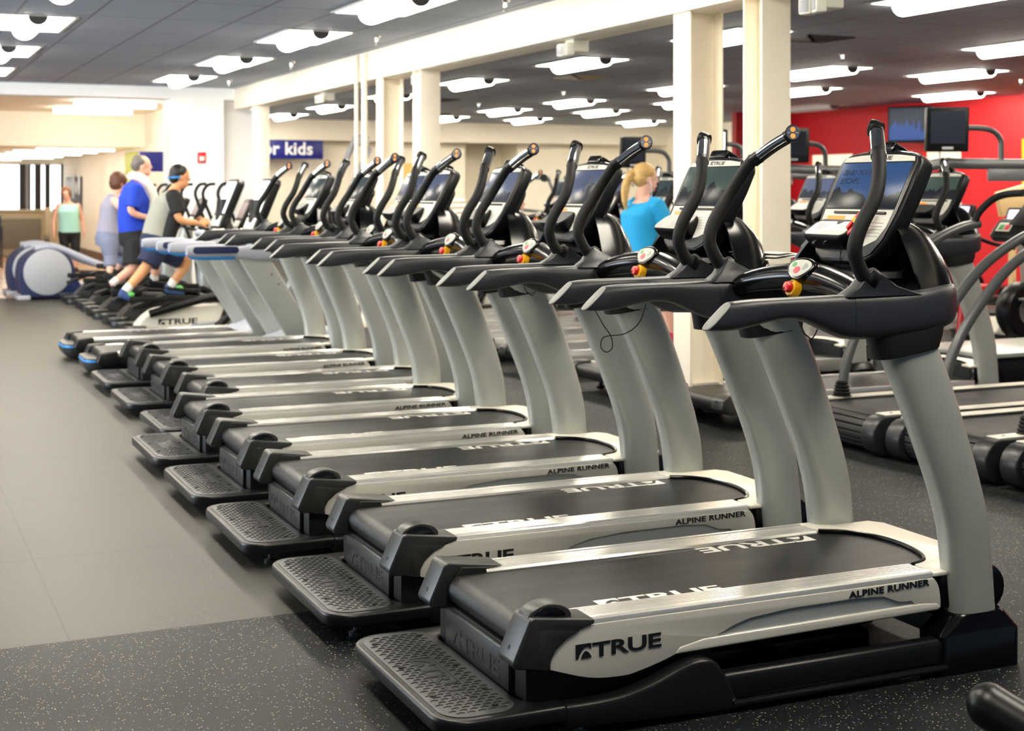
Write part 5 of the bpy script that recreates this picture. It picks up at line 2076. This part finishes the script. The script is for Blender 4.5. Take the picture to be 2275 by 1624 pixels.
# woman in lilac grey
Y3 = 18.8
k3 = Y3 / 18.0
p3_, H3, P3 = make_person('woman with short brown hair in a lilac grey outfit on an elliptical trainer', dict(
    head=(2.945, Y3, 1.60), look=(1, .25, 0), neck=(2.90, Y3, 1.47), chest=(2.86, Y3, 1.28), waist=(2.835, Y3, 1.09), hip=(2.80, Y3, .90),
    shR=(2.86, Y3 - .165, 1.37), elR=(2.98, Y3 - .27, 1.25), wrR=(3.13, Y3 - .20, 1.38), shL=(2.88, Y3 + .165, 1.37), elL=(3.0, Y3 + .25, 1.22), wrL=(3.16, Y3 + .20, 1.34),
    hpR=(2.80, Y3 - .10, .85), knR=(2.82, Y3 - .13, .66), anR=(2.80, Y3 - .19, .47), toR=(2.94, Y3 - .19, .42),
    hpL=(2.81, Y3 + .10, .85), knL=(3.05, Y3 + .13, .70), anL=(2.95, Y3 + .20, .49), toL=(3.09, Y3 + .20, .43)), (1, .1, 0), 'skin_pale', dict(
        hair=('hair_brown', 'bob'), bulk=.98, shirt=dict(mat='cloth_lilac', sleeve=0, low=.02, ease=.018), bottom=dict(name='capri_trousers', mat='cloth_greyblue', len=1.65, ease=.022), shoe=['cloth_black'], z=.37))
# woman walking in mint
X4, Y4 = 3.40, 27.6
p4_, H4, P4 = make_person('woman in a mint tank top and black leggings walking towards the camera', dict(
    head=(X4 - .03, Y4, 1.43), look=(-.15, -1, 0), neck=(X4, Y4, 1.30), chest=(X4 + .01, Y4, 1.10), waist=(X4 + .02, Y4, .92), hip=(X4 + .03, Y4, .75),
    shR=(X4 - .155, Y4 + .02, 1.215), elR=(X4 - .235, Y4 + .03, .95), wrR=(X4 - .25, Y4 - .03, .73), shL=(X4 + .18, Y4 + .02, 1.215), elL=(X4 + .26, Y4 + .04, .96), wrL=(X4 + .285, Y4 + .0, .75),
    hpR=(X4 - .07, Y4, .70), knR=(X4 - .06, Y4 - .06, .42), anR=(X4 - .05, Y4 + .10, .12), toR=(X4 - .07, Y4 - .08, .05),
    hpL=(X4 + .13, Y4, .70), knL=(X4 + .13, Y4 - .10, .40), anL=(X4 + .12, Y4 - .12, .09), toL=(X4 + .13, Y4 - .28, .05)), (-.1, -1, 0), 'skin_light', dict(
        hair=('hair_auburn', 'bob'), bulk=1.0, shirt=dict(mat='cloth_mint', sleeve=0, low=.03, ease=.02), bottom=dict(name='leggings', mat='cloth_black', len=1.55, ease=.008), shoe=['cloth_black'], z=0.003), sc=.96)
# woman in cyan on the second row
X5, Y5 = 6.03, 10.75
p5, H5, P5 = make_person('woman with a blond ponytail in a bright cyan tee on a second row treadmill', dict(
    head=(X5 + .045, Y5, 1.60), look=(1, -.12, -.05), neck=(X5 + .01, Y5, 1.46), chest=(X5 - .01, Y5, 1.28), waist=(X5, Y5, 1.10), hip=(X5 + .01, Y5, .95),
    shR=(X5 + .05, Y5 - .175, 1.375), elR=(X5 + .16, Y5 - .22, 1.14), wrR=(X5 + .36, Y5 - .16, 1.10), shL=(X5 + .03, Y5 + .175, 1.375), elL=(X5 + .12, Y5 + .24, 1.14), wrL=(X5 + .34, Y5 + .18, 1.12),
    hpR=(X5 + .01, Y5 - .10, .88), knR=(X5 + .15, Y5 - .11, .58), anR=(X5 + .22, Y5 - .11, .30), toR=(X5 + .37, Y5 - .11, .235),
    hpL=(X5, Y5 + .10, .88), knL=(X5 + .03, Y5 + .11, .58), anL=(X5 - .25, Y5 + .11, .36), toL=(X5 - .16, Y5 + .11, .26)), (1, -.05, 0), 'skin_pale', dict(
        hair=('hair_blond', 'pony'), bulk=1.04, shirt=dict(mat='cloth_cyan', sleeve=.62, low=.03, ease=.022), bottom=dict(name='capri_trousers', mat='cloth_black', len=1.35, ease=.010), shoe=['shoe_pink'], z=.203))
g = G()
g.tube(cr([tuple(H5 @ V(*q)) for q in ((.005, -.09, -.02), (.02, -.085, -.08), (.03, -.07, -.16), (.05, -.05, -.26))], 5), .003, 6)
g.make('earphone_cord', 'sign_white', p5)
# seated person in black far behind
X6, Y6 = 8.1, 17.9
p6, H6, P6 = make_person('person in a black tee seated far back, mostly hidden by the fourth treadmill', dict(
    head=(X6, Y6, 1.33), look=(.8, -.5, 0), neck=(X6 - .03, Y6, 1.19), chest=(X6 - .05, Y6, 1.0), waist=(X6 - .06, Y6, .80), hip=(X6 - .08, Y6, .60),
    shR=(X6 + .03, Y6 - .17, 1.10), elR=(X6 + .14, Y6 - .22, .86), wrR=(X6 + .33, Y6 - .15, .78), shL=(X6 - .02, Y6 + .19, 1.10), elL=(X6 + .08, Y6 + .25, .86), wrL=(X6 + .28, Y6 + .2, .78),
    hpR=(X6 - .02, Y6 - .10, .55), knR=(X6 + .40, Y6 - .12, .56), anR=(X6 + .42, Y6 - .12, .12), toR=(X6 + .56, Y6 - .12, .06),
    hpL=(X6 - .02, Y6 + .10, .55), knL=(X6 + .40, Y6 + .12, .56), anL=(X6 + .42, Y6 + .12, .12), toL=(X6 + .56, Y6 + .12, .06)), (1, -.2, 0), 'skin_light', dict(
        hair=('hair_brown', 'short'), shirt=dict(mat='cloth_black', sleeve=.75, low=.03), bottom=dict(name='trousers', mat='cloth_navy', len=1.8, ease=.02), shoe=['cloth_black'], z=0.003))
t = thing('bench', 'low black bench under the seated person far back', 'bench', (X6 - .08, Y6, 0))
g = G()
g.box(-.25, .28, -.24, .24, .38, .445, .02)
g.make('pad', 'black', t)
for x in (-.18, .2):
    g = G()
    g.box(x - .03, x + .03, -.2, .2, .003, .38, .008)
    g.make('leg', 'steel_grey', t)
# crumpled towel on the arm of the farther grey treadmill
t = G()
rows = []
for i in range(13):
    rows.append([(.36 * i / 12 - .18, .22 * j / 8 - .11, .02 + .022 * math.sin(i * 1.3 + j * .9) + .018 * math.sin(j * 1.9 - i * .7)) for j in range(9)])
t.sheet(rows, 0, Matrix.Translation((3.05, 12.95, 1.10)), .008)
tag(t.make('crumpled_towel', 'towel', smooth=80), 'crumpled whitish towel lying between the two grey blue-trimmed treadmills', 'towel')
